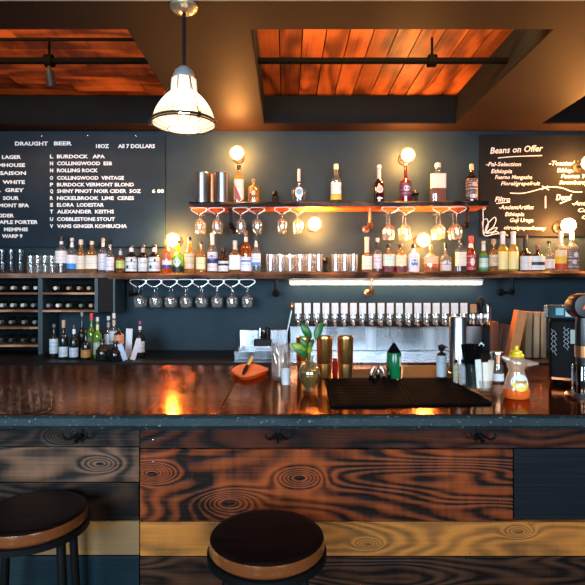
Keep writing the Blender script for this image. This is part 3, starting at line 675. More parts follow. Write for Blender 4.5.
# ------------------------------------------------------------ wall lamps
def wall_lamp(px, py, label, tilt=(0, 0), rb_=.048):
    t_ = thing('wall_lamp', label, 'lamp', (X(px, 4.15), 4.30, Z(py, 4.15)), group='bare globe bulbs on the back wall')
    D = W(px, py, 4.2); c = Vector((0, -.085, 0))
    Mx = R(tilt[0], 'Z') @ R(tilt[1], 'X')
    obj('wall_plate', lt([(0, 0), (.05, 0), (.05, .012), (.022, .018), (.022, .03), (0, .03)], 24, M=R(PI/2, 'X')), M_iron, t_)
    bm = tube(nb(), [(.062*math.cos(2*PI*i/32), .062*math.sin(2*PI*i/32), .15) for i in range(32)], .0042, 8, True)
    for k in range(3): a = PI/2+k*2*PI/3; tube(bm, smooth_pts([(.02*math.cos(a), .02*math.sin(a), .012), (.05*math.cos(a), .05*math.sin(a), .07), (.062*math.cos(a), .062*math.sin(a), .148)], 3), .003, 6)
    bmesh.ops.transform(bm, matrix=Mx @ R(PI/2, 'X'), verts=bm.verts)
    obj('holder_ring', bm, M_iron, t_)
    obj('lamp_neck', lt([(.016, .03), (.016, .10)], 14, M=Mx @ R(PI/2, 'X')), M_iron, t_)
    b_ = nb(); bmesh.ops.create_uvsphere(b_, u_segments=24, v_segments=14, radius=rb_)
    bmesh.ops.transform(b_, matrix=Mx @ T(0, -.15, 0), verts=b_.verts)
    obj('bulb', b_, M_bulb, t_)
    return t_
wall_lamp(237, 153, 'glowing globe bulb on the wall above the red diagonal bottle')
wall_lamp(408, 155, 'glowing globe bulb on the wall above the dark red bottle')
wall_lamp(314.5, 224, 'glowing globe bulb on the wall between the shelves, near the middle')
wall_lamp(423.5, 240, 'glowing globe bulb on the wall just behind the white skull bottle')
wall_lamp(173, 240, 'glowing globe bulb on the wall behind the green bottle')
t1 = wall_lamp(566, 226, 'glowing globe bulb at the lower edge of the chalkboard', rb_=.056)
t1.location.y = 4.268
t2 = wall_lamp(586, 164, 'glowing globe bulb on the chalkboard at the right edge of view'); t2.location.y = 4.268

# ------------------------------------------------------------ pendant lamp
DL = 2.385
pl = thing('pendant_lamp', 'large glowing caged glass pendant lamp hanging from the ceiling beam', 'lamp', (X(184, DL), DL, ZS-.0005))
def zz(py): return Z(py, DL)-ZS
M_shade = bpy.data.materials.new('prismatic_glass'); M_shade.use_nodes = True; t = M_shade.node_tree; t.nodes.clear()
o_ = node(t, 'ShaderNodeOutputMaterial'); tl = node(t, 'ShaderNodeBsdfTranslucent'); gs = node(t, 'ShaderNodeBsdfGlossy'); tp = node(t, 'ShaderNodeBsdfTransparent')
tl.inputs[0].default_value = (.98, .94, .86, 1); gs.inputs['Roughness'].default_value = .15
ma = node(t, 'ShaderNodeMixShader'); ma.inputs[0].default_value = .28; mb = node(t, 'ShaderNodeMixShader'); mb.inputs[0].default_value = .12
t.links.new(tl.outputs[0], ma.inputs[1]); t.links.new(tp.outputs[0], ma.inputs[2]); t.links.new(ma.outputs[0], mb.inputs[1]); t.links.new(gs.outputs[0], mb.inputs[2]); t.links.new(mb.outputs[0], o_.inputs[0])
obj('ceiling_canopy', lt([(0, .0), (.066, 0), (.064, -.012), (.05, -.024), (.02, -.032), (0, -.032)], 28), plain('brushed_brass_pale', (.75, .62, .42), .3, .8), pl)
obj('rod', tube(nb(), [(0, 0, -.025), (0, 0, zz(68))], .0085, 10), M_black, pl)
Rl = 32*DL/F
obj('top_cap', lt([(0, zz(66)), (.022, zz(67)), (.042, zz(71)), (.052, zz(76)), (.054, zz(79)), (0, zz(79))], 24), plain('galvanised_cap', (.62, .66, .70), .35, .7), pl)
obj('neck', lt([(.050, zz(79)), (.052, zz(86)), (.058, zz(93)), (.056, zz(93)), (.05, zz(86)), (.048, zz(79))], 24), M_shade, pl)
for k in range(6):
    a = k*PI/3+.2
    obj('neck_strut', tube(nb(), [(.054*math.cos(a), .054*math.sin(a), zz(78)), (.060*math.cos(a), .060*math.sin(a), zz(94))], .005, 6), cm((.75, .70, .62), .4, .5), pl)
prof = [(.058, zz(93))]
for k in range(1, 12):
    a = k/11; prof.append((.058+(Rl*.97-.058)*math.sin(a*PI/2)**1.0*1.0 if False else .058+(Rl*.96-.058)*(math.sin(a*PI*.5)*.75+a*.25), zz(93)+(zz(123)-zz(93))*(a**1.25)))
bm = nb(); seg = 72; rings = []
for r_, z_ in prof:
    rings.append([bm.verts.new(((r_+.0018*((i % 2)*2-1))*math.cos(2*PI*i/seg), (r_+.0018*((i % 2)*2-1))*math.sin(2*PI*i/seg), z_)) for i in range(seg)])
for A, Bq in zip(rings[:-1], rings[1:]):
    for i in range(seg): bm.faces.new((A[i], A[(i+1) % seg], Bq[(i+1) % seg], Bq[i]))
obj('glass_shade', bm, M_shade, pl)
def torus(bm, R_, r_, z, seg=40): return tube(bm, [(R_*math.cos(2*PI*i/seg), R_*math.sin(2*PI*i/seg), z) for i in range(seg)], r_, 8, True)
obj('rim_ring', torus(torus(nb(), Rl, .0055, zz(122.2)), Rl*.985, .0035, zz(124.5)), M_iron, pl)
bm = nb(); rings = []
for k in range(15):      # ribbed lens
    a = k/14; r_ = Rl*.95*(1-a); z_ = zz(124.5)-.018*math.sin(a*PI/2)-.0012*(k % 2)
    rings.append([bm.verts.new((r_*math.cos(2*PI*i/48), r_*math.sin(2*PI*i/48), z_)) for i in range(48)] if r_ > 1e-5 else [bm.verts.new((0, 0, z_))])
for A, Bq in zip(rings[:-1], rings[1:]):
    for i in range(48):
        if len(Bq) == 1: bm.faces.new((A[i], A[(i+1) % 48], Bq[0]))
        else: bm.faces.new((A[i], A[(i+1) % 48], Bq[(i+1) % 48], Bq[i]))
obj('lens', bm, M_shade, pl)
bm = nb(); zb = zz(124.5)-.024
torus(bm, Rl*.5, .0016, zb-.002)
for k in range(16):
    a = 2*PI*k/16; tube(bm, [(Rl*.98*math.cos(a), Rl*.98*math.sin(a), zz(124.8)), (Rl*.75*math.cos(a), Rl*.75*math.sin(a), zb+.006), (Rl*.5*math.cos(a), Rl*.5*math.sin(a), zb-.002)], .0012, 5)
obj('wire_guard', bm, M_iron, pl)
bm = nb()
for k in range(3):
    a = 2*PI*k/3+PI+.12
    tube(bm, [(.052*math.cos(a), .052*math.sin(a), zz(78)), (Rl*1.0*math.cos(a), Rl*1.0*math.sin(a), zz(121))], .0022, 6)
    box(bm, -.008, .008, -.006, .006, -.014, .010, M=T(Rl*1.03*math.cos(a), Rl*1.03*math.sin(a), zz(123)) @ R(a, 'Z'))
obj('hanger_wire', bm, M_iron, pl)
b_ = nb(); bmesh.ops.create_uvsphere(b_, u_segments=20, v_segments=12, radius=.04); bmesh.ops.translate(b_, verts=b_.verts, vec=(0, 0, zz(106)))
obj('bulb', b_, emis('pendant_bulb', (1, .80, .52), PEND), pl)

# ------------------------------------------------------------ bar counter
bar = thing('bar_counter', 'long wood-clad bar with glossy copper-brown top and dark teal edge', 'bar counter', (0, 1.406, 0))
YF = 1.406; YK = 1.74; YBK = 2.30
m_top, t, b = mat('glossy_copper_top'); setp(b, metal=.93, rough=.16, sp=.35); b.inputs['Specular Tint'].default_value = (.75, .50, .38, 1)
v = coords(t); n1 = noise(t, v, 1.6, 6, .6, .4); n2 = noise(t, v, 14, 6, .7, 1.5); n3 = noise(t, coords(t, (2.5, 70, 1)), 1, 3)
f = mathn(t, 'ADD', mathn(t, 'MULTIPLY', n1, .55), mathn(t, 'MULTIPLY', n2, .35)); f = mathn(t, 'ADD', f, mathn(t, 'MULTIPLY', n3, .1))
t.links.new(ramp(t, f, [(.34, (.085, .034, .020)), (.50, (.22, .078, .036)), (.66, (.62, .24, .10))]), b.inputs['Base Color'])
t.links.new(ramp(t, n2, [(.3, (.06,)*3), (.7, (.18,)*3)]), b.inputs['Roughness'])
vo = node(t, 'ShaderNodeTexVoronoi', feature='DISTANCE_TO_EDGE'); vo.inputs['Scale'].default_value = 9
ds = node(t, 'ShaderNodeVectorMath', operation='ADD'); nn = node(t, 'ShaderNodeTexNoise'); nn.inputs['Scale'].default_value = 4
t.links.new(v, nn.inputs['Vector']); t.links.new(v, ds.inputs[0]); t.links.new(nn.outputs['Color'], ds.inputs[1]); t.links.new(ds.outputs[0], vo.inputs['Vector'])
sc_ = mathn(t, 'LESS_THAN', vo.outputs['Distance'], .012)
bump(t, b, mathn(t, 'ADD', mathn(t, 'MULTIPLY', n2, .6), mathn(t, 'MULTIPLY', sc_, .8)), .13, .002)
m_edge_t, t, b = mat('teal_cast_edge'); setp(b, rough=.5, sp=.25)
n = noise(t, coords(t), 90, 5, .7); n0 = noise(t, coords(t), 6, 4)
t.links.new(mix(t, mathn(t, 'GREATER_THAN', n, .63), ramp(t, n0, [(.3, (.010, .020, .023)), (.7, (.024, .042, .045))]), (.16, .24, .26)), b.inputs['Base Color'])
bump(t, b, n, .6, .006)
bm = nb(); xs = [XL+.15+(XR-XL-.3)*i/150 for i in range(151)]; rr = random.Random(5); V = []
for x in xs:
    j = rr.uniform(-.002, .002); V.append([bm.verts.new(p) for p in ((x, .012, BT-.0005), (x, j, BT-.010), (x, j-.002, BT-.03), (x, .010, BT-.043+j), (x, .06, BT-.043), (x, .06, BT-.0005))])
for A, Bq in zip(V[:-1], V[1:]):
    for k in range(6): bm.faces.new((A[k], A[(k+1) % 6], Bq[(k+1) % 6], Bq[k]))
bm.faces.new(V[0]); bm.faces.new(V[-1][::-1])
obj('counter_edge', bm, m_edge_t, bar, label='dark teal rough cast front edge')
seam = X(231, 1.75)
for a, e in ((XL+.15, seam-.0015), (seam+.0015, XR-.15)):
    obj('counter_top', bx(a, e, .0595, YBK-YF, BT-.04, BT), m_top, bar, smooth=False, bevel=.002) if False else obj('counter_top', bx(a, e, .008, YBK-YF, BT-.006, BT), m_top, bar, smooth=False, bevel=.0015)
obj('top_core', bx(XL+.15, XR-.15, .062, YBK-YF-.003, BT-.043, BT-.0065), M_black, bar, smooth=False)
def zc(py): return Z(py, YK)
def K(*a): return [(X(p, YK), zc(q), r_) for p, q, r_ in a]
P = [  # x0,x1,y0,y1 (px at the cladding plane), dark, light, seed, options
 (-400, 139.5, 424, 446.5, (.010, .007, .006), (0.0589, 0.0290, 0.0177), 1, dict(rings=50, knots=K((62, 436, .010)))),
 (140, 900, 424, 448.0, (.007, .004, .003), (0.1072, 0.0215, 0.0067), 2, dict(rings=40)),
 (-400, 139, 447.5, 482, (.018, .013, .010), (0.2121, 0.1002, 0.0552), 23, dict(rings=40, knots=K((100, 464, .012)))),
 (-400, 139, 483, 520.5, (.007, .005, .004), (0.0589, 0.0263, 0.0139), 4, dict(rings=50)),
 (140, 513, 449.5, 521, (.012, .005, .003), (0.4063, 0.0757, 0.0153), 36, dict(rings=58, contrast=(.22, 1.0), streak=.7, knots=K((229, 503, .017), (152, 474, .014), (300, 478, .014)))),
 (514, 900, 449, 520, (.006, .009, .014), (0.0094, 0.0110, 0.0130), 6, dict(rings=8, streak=.1)),
 (-400, 139, 521.5, 555, (.28, .16, .07), (0.4712, 0.1947, 0.0451), 7, dict(rings=24)),
 (140, 900, 522, 556, (.17, .07, .02), (0.5978, 0.2039, 0.0374), 8, dict(rings=40, contrast=(.12, .78), streak=.35, knots=K((368, 544, .008), (519, 532, .009)))),
 (-400, 139, 556.5, 592, (.008, .020, .028), (0.0206, 0.0369, 0.0395), 9, dict(rings=8, streak=.3)),
 (140, 900, 557, 592, (.008, .005, .004), (0.0919, 0.0348, 0.0149), 10, dict(rings=60)),
 (-400, 200, 593, 632, (.02, .012, .009), (0.1178, 0.0580, 0.0279), 11, {}), (200.5, 900, 593, 632, (.02, .012, .009), (0.1472, 0.0685, 0.0279), 12, {}),
 (-400, 60, 633, 668, (.012, .01, .01), (0.0589, 0.0369, 0.0232), 13, {}), (60.5, 900, 633, 668, (.03, .02, .012), (0.1767, 0.0949, 0.0418), 14, {}),
]
for (a, e, y0, y1, dk, lg, sd, kw) in P:
    x0 = max(X(a, YK), XL+.2); x1 = min(X(e, YK), XR-.2)
    kw = dict(dict(contrast=(.25, .85), rough=.5, bmp=.7, coat=0, streak=.45), **kw)
    o = obj('front_plank', bx(x0, x1, YK-YF, YK-YF+.02, max(zc(y1), .06), min(zc(y0), BT-.044)), wood('reclaimed_plank_%s' % 'abcdefghijklmn'[sd % 14], dk, lg, sd, 'x', **kw), bar, smooth=False, bevel=.0015)
obj('carcass', bx(XL+.2, XR-.2, YK-YF+.021, YBK-YF-.06, .0, BT-.044), M_back, bar, smooth=False)
# knots and screws of the planks
for px, py in ((153, 440), (153, 462), (153, 546), (500, 500), (470, 553)):
    obj('screw_head', lt([(0, .0015), (.003, .001), (.0035, 0)], 10, M=T(X(px, YK), YK-YF, zc(py)) @ R(PI/2, 'X')), M_chrome, bar)
# coat hooks: screwed on under the counter lip
hook0 = None
for i, px in enumerate((80, 278, 479)):
    loc = (X(px, YK-.0), YK-.001, zc(433))
    l = 'black cast iron coat hook on the bar front, '+('above and right of the left stool', 'above the middle stool', 'right of the middle stool')[i]
    if hook0 is None:
        hook0 = thing('coat_hook', l, 'hook', loc, group='cast iron hooks under the bar lip')
        obj('plate', bx(-.011, .011, -.005, 0, -.022, .022), M_iron, hook0, bevel=.003)
        for s in (-1, 1):
            obj('prong', tube(nb(), smooth_pts([(s*.004, -.005, 0), (s*.022, -.03, -.012), (s*.036, -.042, -.004), (s*.042, -.042, .012)], 4), [.004]*13, 8), M_iron, hook0)
        obj('lower_prong', tube(nb(), smooth_pts([(0, -.005, -.01), (0, -.03, -.024), (0, -.04, -.012)], 4), .004, 8), M_iron, hook0)
    else: dup(hook0, loc, l)

# ------------------------------------------------------------ stools
m_seat, t, b = mat('dark_lacquered_seat'); setp(b, rough=.38, sp=.15)
n = noise(t, coords(t, (3, 60, 3)), 1, 3); t.links.new(ramp(t, n, [(.3, (.006, .003, .003)), (.7, (.020, .007, .005))]), b.inputs['Base Color'])
m_rim = wood('worn_orange_rim', (.20, .055, .015), (.62, .22, .07), 5, 'x', rings=6, rough=.3, coat=.5, bmp=.1)
def stool(x, y, label, rz=0):
    t_ = thing('bar_stool', label, 'bar stool', (x, y, 0), rz, group='round wooden bar stools')
    r = .161; z = .75
    obj('seat', lt([(0, z-.002), (r*.5, z-.003), (r*.86, z), (r*.95, z-.001), (r*.985, z-.006)], 56), m_seat, t_, label='dark lacquered seat top')
    obj('seat_rim', lt([(r*.985, z-.006), (r, z-.014), (r, z-.034), (r*.97, z-.040), (0, z-.040)], 56), m_rim, t_, label='worn orange-brown edge')
    obj('seat_ring', lt([(r*.99, z-.041), (r*1.035, z-.043), (r*1.035, z-.060), (r*.97, z-.062), (r*.94, z-.041)], 48), M_iron, t_)
    for k in range(4):
        a = PI/4+k*PI/2; c, s = math.cos(a), math.sin(a)
        bm = nb(); tube(bm, [(r*.86*c, r*.86*s, z-.05), (r*.95*c, r*.95*s, z-.3), (r*1.25*c, r*1.25*s, .012)], .0135, 10)
        lg_ = obj('leg', bm, M_iron, t_); obj('foot_pad', lt([(0, 0), (.018, 0), (.018, .018), (0, .018)], 14, M=T(r*1.25*c, r*1.25*s, 0)), M_rubber, lg_)
    obj('foot_ring', torus(nb(), r*1.12, .009, .27, 48), M_iron, t_)
    return t_
stool(X(267, 1.402), 1.402, 'round dark-topped bar stool standing at the middle of the bar')
stool(-.787, 1.55, 'round dark-topped bar stool cut off by the left edge of view', .25)

# ------------------------------------------------------------ back counter
bc = thing('back_counter', 'low dark back counter along the wall behind the bar', 'counter', (0, 3.58, 0))
for a, e, m in ((XL+.1, X(288, 3.6), M_black), (X(288, 3.6), X(486, 3.6), M_steel), (X(486, 3.6), XR-.1, M_black)):
    obj('worktop', bx(a+.001, e-.001, 0, .70, .86, .90), m, bc, bevel=.003)
obj('carcass', bx(XL+.12, XR-.12, .05, .70, 0, .86), M_back, bc, smooth=False)
n_ = 9
for i in range(n_):
    a = XL+.14+(XR-XL-.28)*i/n_; e = a+(XR-XL-.28)/n_-.008
    d_ = obj('door', bx(a, e, .032, .05, .08, .85), M_black, bc, bevel=.002); obj('handle', tube(nb(), [(e-.05, .02, .6), (e-.05, .02, .75)], .006), M_steel, d_)

# wine rack
wr = thing('wine_rack', 'two-bay teal wooden wine rack with light shelf edges at left under the shelf', 'wine rack', (0, 3.98, .9))
m_rack = plain('rack_teal_paint', (.035, .065, .080), .5); m_rs = wood('rack_shelf_wood', (.16, .08, .04), (.55, .33, .19), 21, 'x', rings=8)
ztop = zl(-2)-.0365
DR = 4.0
def rz_(py): return Z(py, DR)-.9
def post(p0, p1, y0, y1, m=m_rack, nm='upright', yy=(0.02, .27)): obj(nm, bx(X(p0, DR), X(p1, DR), yy[0], yy[1], max(rz_(y1), .001), min(rz_(y0), ztop-.9-.002)), m, wr, smooth=False, bevel=.001)
post(-60, -56, 278, 360); post(38, 42.5, 278, 360); post(94.5, 98, 278, 312.5); post(113, 115, 278, 312.5)
obj('back_panel', bx(X(-56, DR), X(38, DR), .27, .29, .001, ztop-.902), M_darksl, wr, smooth=False)
obj('back_panel', bx(X(38, DR), X(115, DR), .27, .29, rz_(312), ztop-.902), M_darksl, wr, smooth=False)
obj('side_box', bx(X(98.3, DR), X(113, DR), .03, .268, rz_(312), ztop-.902), M_back, wr, smooth=False, label='plain black box end')
for y in (293.5, 311, 328, 346): obj('rack_shelf', bx(X(-56, DR), X(38, DR), .022, .268, rz_(y+1), rz_(y-1)), m_rs, wr, smooth=False)
for y in (293.5, 311): obj('rack_shelf', bx(X(42.5, DR), X(94.5, DR), .022, .268, rz_(y+1), rz_(y-1)), m_rs, wr, smooth=False)
def lying(px, ysh, nm, capc, r=.036):
    x = X(px, DR); z = Z(ysh-1, DR)+r+.0005
    t_ = thing('wine_bottle', nm, 'wine bottle', (x, 4.02, z), group='wine bottles lying in the rack')
    Mx = R(-PI/2, 'X')
    obj('glass_body', lt([(.0145, 0), (.0145, .06), (.02, .075), (r*.9, .10), (r, .12), (r, .235), (0, .235)], 18, M=Mx), gl('wine'), t_)
    obj('capsule', lt([(0, -.002), (.013, -.002), (.0155, 0), (.0155, .045), (.0145, .045)], 16, M=Mx), cm(capc, .35, .3), t_)
PALE = (.55, .68, .74); GR = (.22, .25, .28); TAN = (.35, .24, .18)
for r_, row_, y in (('top', [(-13, PALE), (-1, GR), (11, PALE), (23, PALE), (34, PALE)], 293.5), ('second', [(-11, GR), (0, PALE), (10.5, PALE), (21, PALE), (31.5, GR)], 311),
                    ('third', [(-2, GR), (9, GR), (22, GR), (33, GR)], 328), ('bottom', [(-3, GR), (9, (.06, .07, .08)), (21, (.06, .07, .08)), (32, (.06, .07, .08))], 346)):
    for i, (px, c) in enumerate(row_): lying(px, y, '%s wine bottle from the right lying in the %s row of the left rack bay' % (ORD[len(row_)-1-i], r_), c)
for r_, row_, y in (('upper', [(54, (.75, .72, .66)), (67, TAN), (77.5, TAN), (87.5, TAN)], 293.5), ('lower', [(46.8, GR), (56.3, (.8, .84, .82)), (66.6, (.3, .4, .3)), (79.5, (.10, .18, .16)), (89.6, TAN)], 311)):
    for i, (px, c) in enumerate(row_): lying(px, y, '%s wine bottle from the left lying in the %s row of the right rack bay' % (ORD[i], r_), c, .034)

# standing bottles on back counter
def cb(px, w_, top, d, tint, label, **k):
    x = X(px, d); h = Z(top, d)-.9
    k.setdefault('group', 'bottles standing on the back counter at left')
    return bottle(x, d, .9, h, w_*d/F/2, tint, label, name=k.pop('name', 'wine_bottle'), **k)
WL = (.62, .72, .78)
cb(54, 8.5, 324, 3.84, 'wine', 'standing wine bottle at far left of the counter, tall white label', lab=(.12, .56, WL, (.2, .25, .3)), cap=(.12, .12, .12), bf=.58)
cb(63.5, 8.8, 320, 3.76, 'wine', 'standing dark bottle with pale cork, label low on body', lab=(.06, .32, WL, (.3, .3, .3)), cap=(.50, .34, .24), bf=.52, cf=.2)
cb(74, 9, 325, 3.76, 'wine', 'standing dark bottle with white neck label beside the cork-stoppered one', lab=(.06, .34, (.55, .64, .76), (.3, .35, .45)), cap=(.05, .05, .08), bf=.54, neck=(.74, .88, (.74, .78, .86)))
cb(82, 8.5, 312, 3.92, 'wine', 'tall thin-necked dark bottle behind the orange labelled one', lab=None, bf=.5, cap=(.2, .25, .3), nr=.28)
cb(86, 9.5, 330, 3.73, 'wine', 'dark bottle with orange label in front of the tall one', lab=(.08, .34, (.52, .24, .05), (.15, .06, .02)), bf=.5, cap=BLACK)
cb(91.5, 8.5, 313, 3.86, 'green', 'green bottle with bright red cap on the back counter', lab=(.1, .45, (.15, .2, .12), (.05, .08, .05)), cap=(.65, .04, .05), cf=.16, fill=('wine', .5))
cb(97.5, 8, 317, 3.78, 'green', 'pale green bottle with cream neck label', lab=(.1, .4, (.4, .44, .34), (.2, .22, .18)), cap=SILV, neck=(.60, .82, (.66, .72, .52)), fill=('wine', .4))
cb(108.5, 8.5, 316, 3.92, 'clear', 'clear bottle with silver cap behind the dark jug', lab=(.3, .55, (.55, .6, .66), (.3, .3, .3)), cap=SILV, neck=(.72, .84, (.5, .3, .3)), name='liquor_bottle')
cb(114, 9, 313, 3.88, 'clear', 'clear bottle with silver and tan neck, next to the orange labelled jug', lab=(.3, .6, (.5, .56, .62), (.2, .25, .25)), cap=SILV, cf=.12, neck=(.72, .84, (.55, .42, .25)), name='liquor_bottle')
cb(119, 10, 328, 3.76, 'darkred', 'dark bottle with copper coloured label below its shoulder', lab=(.50, .78, (.62, .26, .12), (.3, .1, .05)), cap=BLACK, bf=.8, sh=.1, name='liquor_bottle')
cb(102.5, 13, 339, 3.70, 'wine', 'squat round dark jug among the standing bottles', lab=None, bf=.45, sh=.3, cap=BLACK, name='jug')
cb(115.5, 14, 341, 3.66, 'black', 'squat black jug in front of the copper labelled bottle', lab=None, bf=.45, sh=.3, cap=BLACK, name='jug')
cb(140, 9.5, 321, 3.86, 'wine', 'dark bottle with purple capsule standing apart at the right', lab=(.14, .44, (.62, .66, .70), (.3, .3, .35)), cap=(.22, .05, .12), cf=.10, neck=(.76, .86, (.72, .66, .72)))
for i, (px, py0, py1, w_, d, rx, c, l) in enumerate([(128, 329, 346, 6.5, 3.80, .05, (.66, .70, .76), 'tall white card standing behind the leaning ones'),
        (125.5, 344, 360, 5, 3.64, -.35, (.50, .62, .80), 'bluish white card leaning left beside the black jug'), (132.5, 339, 359, 5, 3.66, .3, (.70, .62, .62), 'pinkish white card leaning right on the back counter')]):
    h = Z(py0, d)-.9; o = obj('paper_card', bx(-w_*d/F/2, w_*d/F/2, -.002, .002, 0, h), cm(c, .6), smooth=False)
    o.location = (X(px, d), d, .902+abs(math.sin(rx))*w_*d/F/2); o.rotation_euler = (0, rx, 0); tag(o, l, 'card', 'paper cards on the back counter')

# stainless wash station with soap / faucet
ws = thing('hand_sink', 'small stainless hand sink with raised back against the wall', 'sink', (X(262, 4.0), 4.0, .901))
def wx(p, d=4.0): return X(p, d)-X(262, 4.0)
obj('splash_back', bx(wx(238), wx(288), .12, .15, 0, Z(330, 4.12)-.9), M_steel, ws, bevel=.006)
bm = nb(); a, e = wx(238), wx(288)
box(bm, a, e, -.30, -.27, 0, .06); box(bm, a, e, .09, .12, 0, .06); box(bm, a, a+.03, -.27, .09, 0, .06); box(bm, e-.03, e, -.27, .09, 0, .06); box(bm, a, e, -.27, .09, 0, .008)
obj('basin', bm, M_steel, ws, bevel=.003)
fz = Z(347, 4.12)-.901
fa = obj('faucet', bx(-.07, .07, .065, .1195, fz, fz+.07), M_black, ws, bevel=.01, label='black wall-mounted faucet')
obj('front_plate', bx(-.068, .068, .059, .0645, fz-.004, fz+.014), M_chrome, fa, bevel=.002)
obj('spout', tube(nb(), smooth_pts([(0, .08, fz+.06), (0, .07, fz+.11), (0, .01, fz+.13), (0, -.03, fz+.10)], 5), .012, 12), M_black, fa)
obj('lever', lt([(0, .07), (.012, .07), (.014, .12), (.008, .16), (0, .165)], 14, M=T(-.02, .09, fz)), M_chrome, fa, label='chrome lever')
obj('side_knob', lt([(0, 0), (.022, 0), (.026, .06), (.018, .10), (0, .11)], 16, M=T(.04, .095, fz+.06)), M_black, fa)

# ------------------------------------------------------------ tap wall
DT = 3.95
sp = obj('steel_backsplash', bx(X(290, 4.2), X(484, 4.2), 4.235, 4.297, .902, Z(326, 4.235)), M_steel, smooth=False, bevel=.002)
tag(sp, 'tall brushed stainless steel splash panel behind and below the beer taps', 'backsplash')
tw = thing('tap_rail', 'long black horizontal beer tap manifold in front of the steel panel', 'tap rail', (X(387, DT), DT, Z(326.5, DT)))
hw = (X(486, DT)-X(288, DT))/2
obj('manifold', bx(-hw, hw, .0, .09, 0, Z(320.5, DT)-Z(326.5, DT)), M_black, tw, bevel=.006)
for s in (-.8, 0, .8): obj('wall_arm', bx(s*hw-.03, s*hw+.03, .09, .285, .005, .04), M_black, tw, smooth=False)
def tap(px, label, kind='white'):
    x = X(px, DT); z = Z(321.0, DT)
    t_ = thing('beer_tap', label, 'beer tap', (x, DT-.002, z), group='row of beer taps')
    obj('shank', lt([(0, 0), (.016, 0), (.016, .012), (.011, .018), (.011, .06), (0, .06)], 14, M=T(0, 0, -.012) @ R(PI/2, 'X')), M_chrome, t_)
    obj('faucet_body', tube(nb(), smooth_pts([(0, -.055, .058), (0, -.058, .02), (0, -.060, -.005), (0, -.082, -.030)], 4), [.013]*5+[.011]*8, 12), M_chrome, t_)
    obj('valve_block', bx(-.024, .024, -.05, -.008, .005, .056), M_chrome, t_, bevel=.009)
    if kind == 'white': obj('handle_plate', bx(-.0265, .0265, -.066, -.050, .060, .144), M_white, t_, bevel=.003, label='white square handle plate')
    elif kind == 'tan': obj('handle_plate', bx(-.024, .024, -.066, -.050, .066, .135), cm((.48, .24, .08)), t_, bevel=.004, label='wooden tan handle')
    else: obj('handle_plate', lt([(0, .06), (.012, .06), (.02, .12), (.024, .17), (.014, .19), (0, .195)], 16, M=T(0, -.058, 0)), M_black, t_, label='tall black handle')
    bm = nb(); tube(bm, [(.0363, -.030, .0), (.0363, -.030, .12)], .0035, 8); obj('side_pin', bm, cm((.10, .05, .03)), t_)
    obj('pin_knob', lt([(0, .118), (.0085, .118), (.010, .13), (.009, .148), (0, .15)], 12, M=T(.0363, -.03, 0)), M_black, t_)
    return t_
t0 = None
for k in range(19):
    px = 298+9.06*k; l = '%s white-plated beer tap from the left' % ORD[k]
    if t0 is None: t0 = tap(px, l)
    else: dup(t0, (X(px, DT), DT-.002, Z(321.0, DT)), l)
tap(470.5, 'beer tap with a tan wooden handle near the right end', 'tan'); tap(477.8, 'beer tap with the tallest black handle near the right end', 'black')
# a short silver one at the end
e_ = tap(484.5, 'short chrome beer tap without plate at the far right end', 'none'); 
for c in list(e_.children):
    if c.name.startswith('handle_plate'): bpy.data.objects.remove(c)
obj('handle_plate', lt([(0, .06), (.014, .06), (.016, .10), (.010, .13), (0, .135)], 14, M=T(0, -.058, 0)), M_chrome, e_)

# ------------------------------------------------------------ things on the bar top
EPS = .0006
def onbar(px, py): p = B(px, py); p.z = BT+EPS; return p
# rubber mats
def mat_poly(pts, label, name, m, th=.006, cat='mat', holes=False, grp=None):
    ps = [onbar(*p) for p in pts]; c = sum(ps, Vector())/4
    t_ = bpy.data.objects.new(name, None); C.objects.link(t_); t_.location = (c.x, c.y, BT+EPS); tag(t_, label, cat, grp)
    q = [p-Vector((c.x, c.y, BT+EPS)) for p in ps]
    bm = nb(); lo_ = [bm.verts.new((p.x, p.y, 0)) for p in q]; hi_ = [bm.verts.new((p.x, p.y, th)) for p in q]
    bm.faces.new(lo_[::-1]); bm.faces.new(hi_)
    for i in range(4): bm.faces.new((lo_[i], lo_[(i+1) % 4], hi_[(i+1) % 4], hi_[i]))
    obj('base', bm, M_rubber if m is None else m, t_, smooth=False, bevel=.0015)
    bm = nb()
    def L(u, v): a = q[0].lerp(q[1], u); b_ = q[3].lerp(q[2], u); return a.lerp(b_, v)
    nu, nv = holes
    for i in range(nu+1): p0, p1 = L(i/nu, .02), L(i/nu, .98); tube(bm, [p0+Vector((0, 0, th+.001)), p1+Vector((0, 0, th+.001))], .0012, 4)
    for i in range(nv+1): p0, p1 = L(.02, i/nv), L(.98, i/nv); tube(bm, [p0+Vector((0, 0, th+.001)), p1+Vector((0, 0, th+.001))], .0012, 4)
    obj('ribbing', bm, M_rubber if m is None else m, t_, smooth=False)
    return t_
mat_poly([(325, 380.5), (396.5, 380.5), (412.5, 406.5), (331.5, 407.5)], 'left black rubber bar mat with ribbed surface', 'bar_mat', None, holes=(34, 16), grp='black bar mats')
mat_poly([(398, 380.5), (449.5, 380.5), (492, 404.5), (414, 406.5)], 'right black rubber bar mat with ribbed surface', 'bar_mat', None, holes=(34, 16), grp='black bar mats')
m_tray = plain('brown_mesh', (.05, .024, .012), .6, sp=.15)
mat_poly([(352, 371), (390, 371), (391, 379.5), (350, 379.5)], 'left brown mesh drip tray behind the black mats', 'drip_tray', m_tray, holes=(26, 8), cat='tray', grp='mesh drip trays')
mat_poly([(404, 367.5), (449, 367.5), (456, 379.5), (402, 379.5)], 'right brown mesh drip tray behind the black mats', 'drip_tray', m_tray, holes=(26, 10), cat='tray', grp='mesh drip trays')
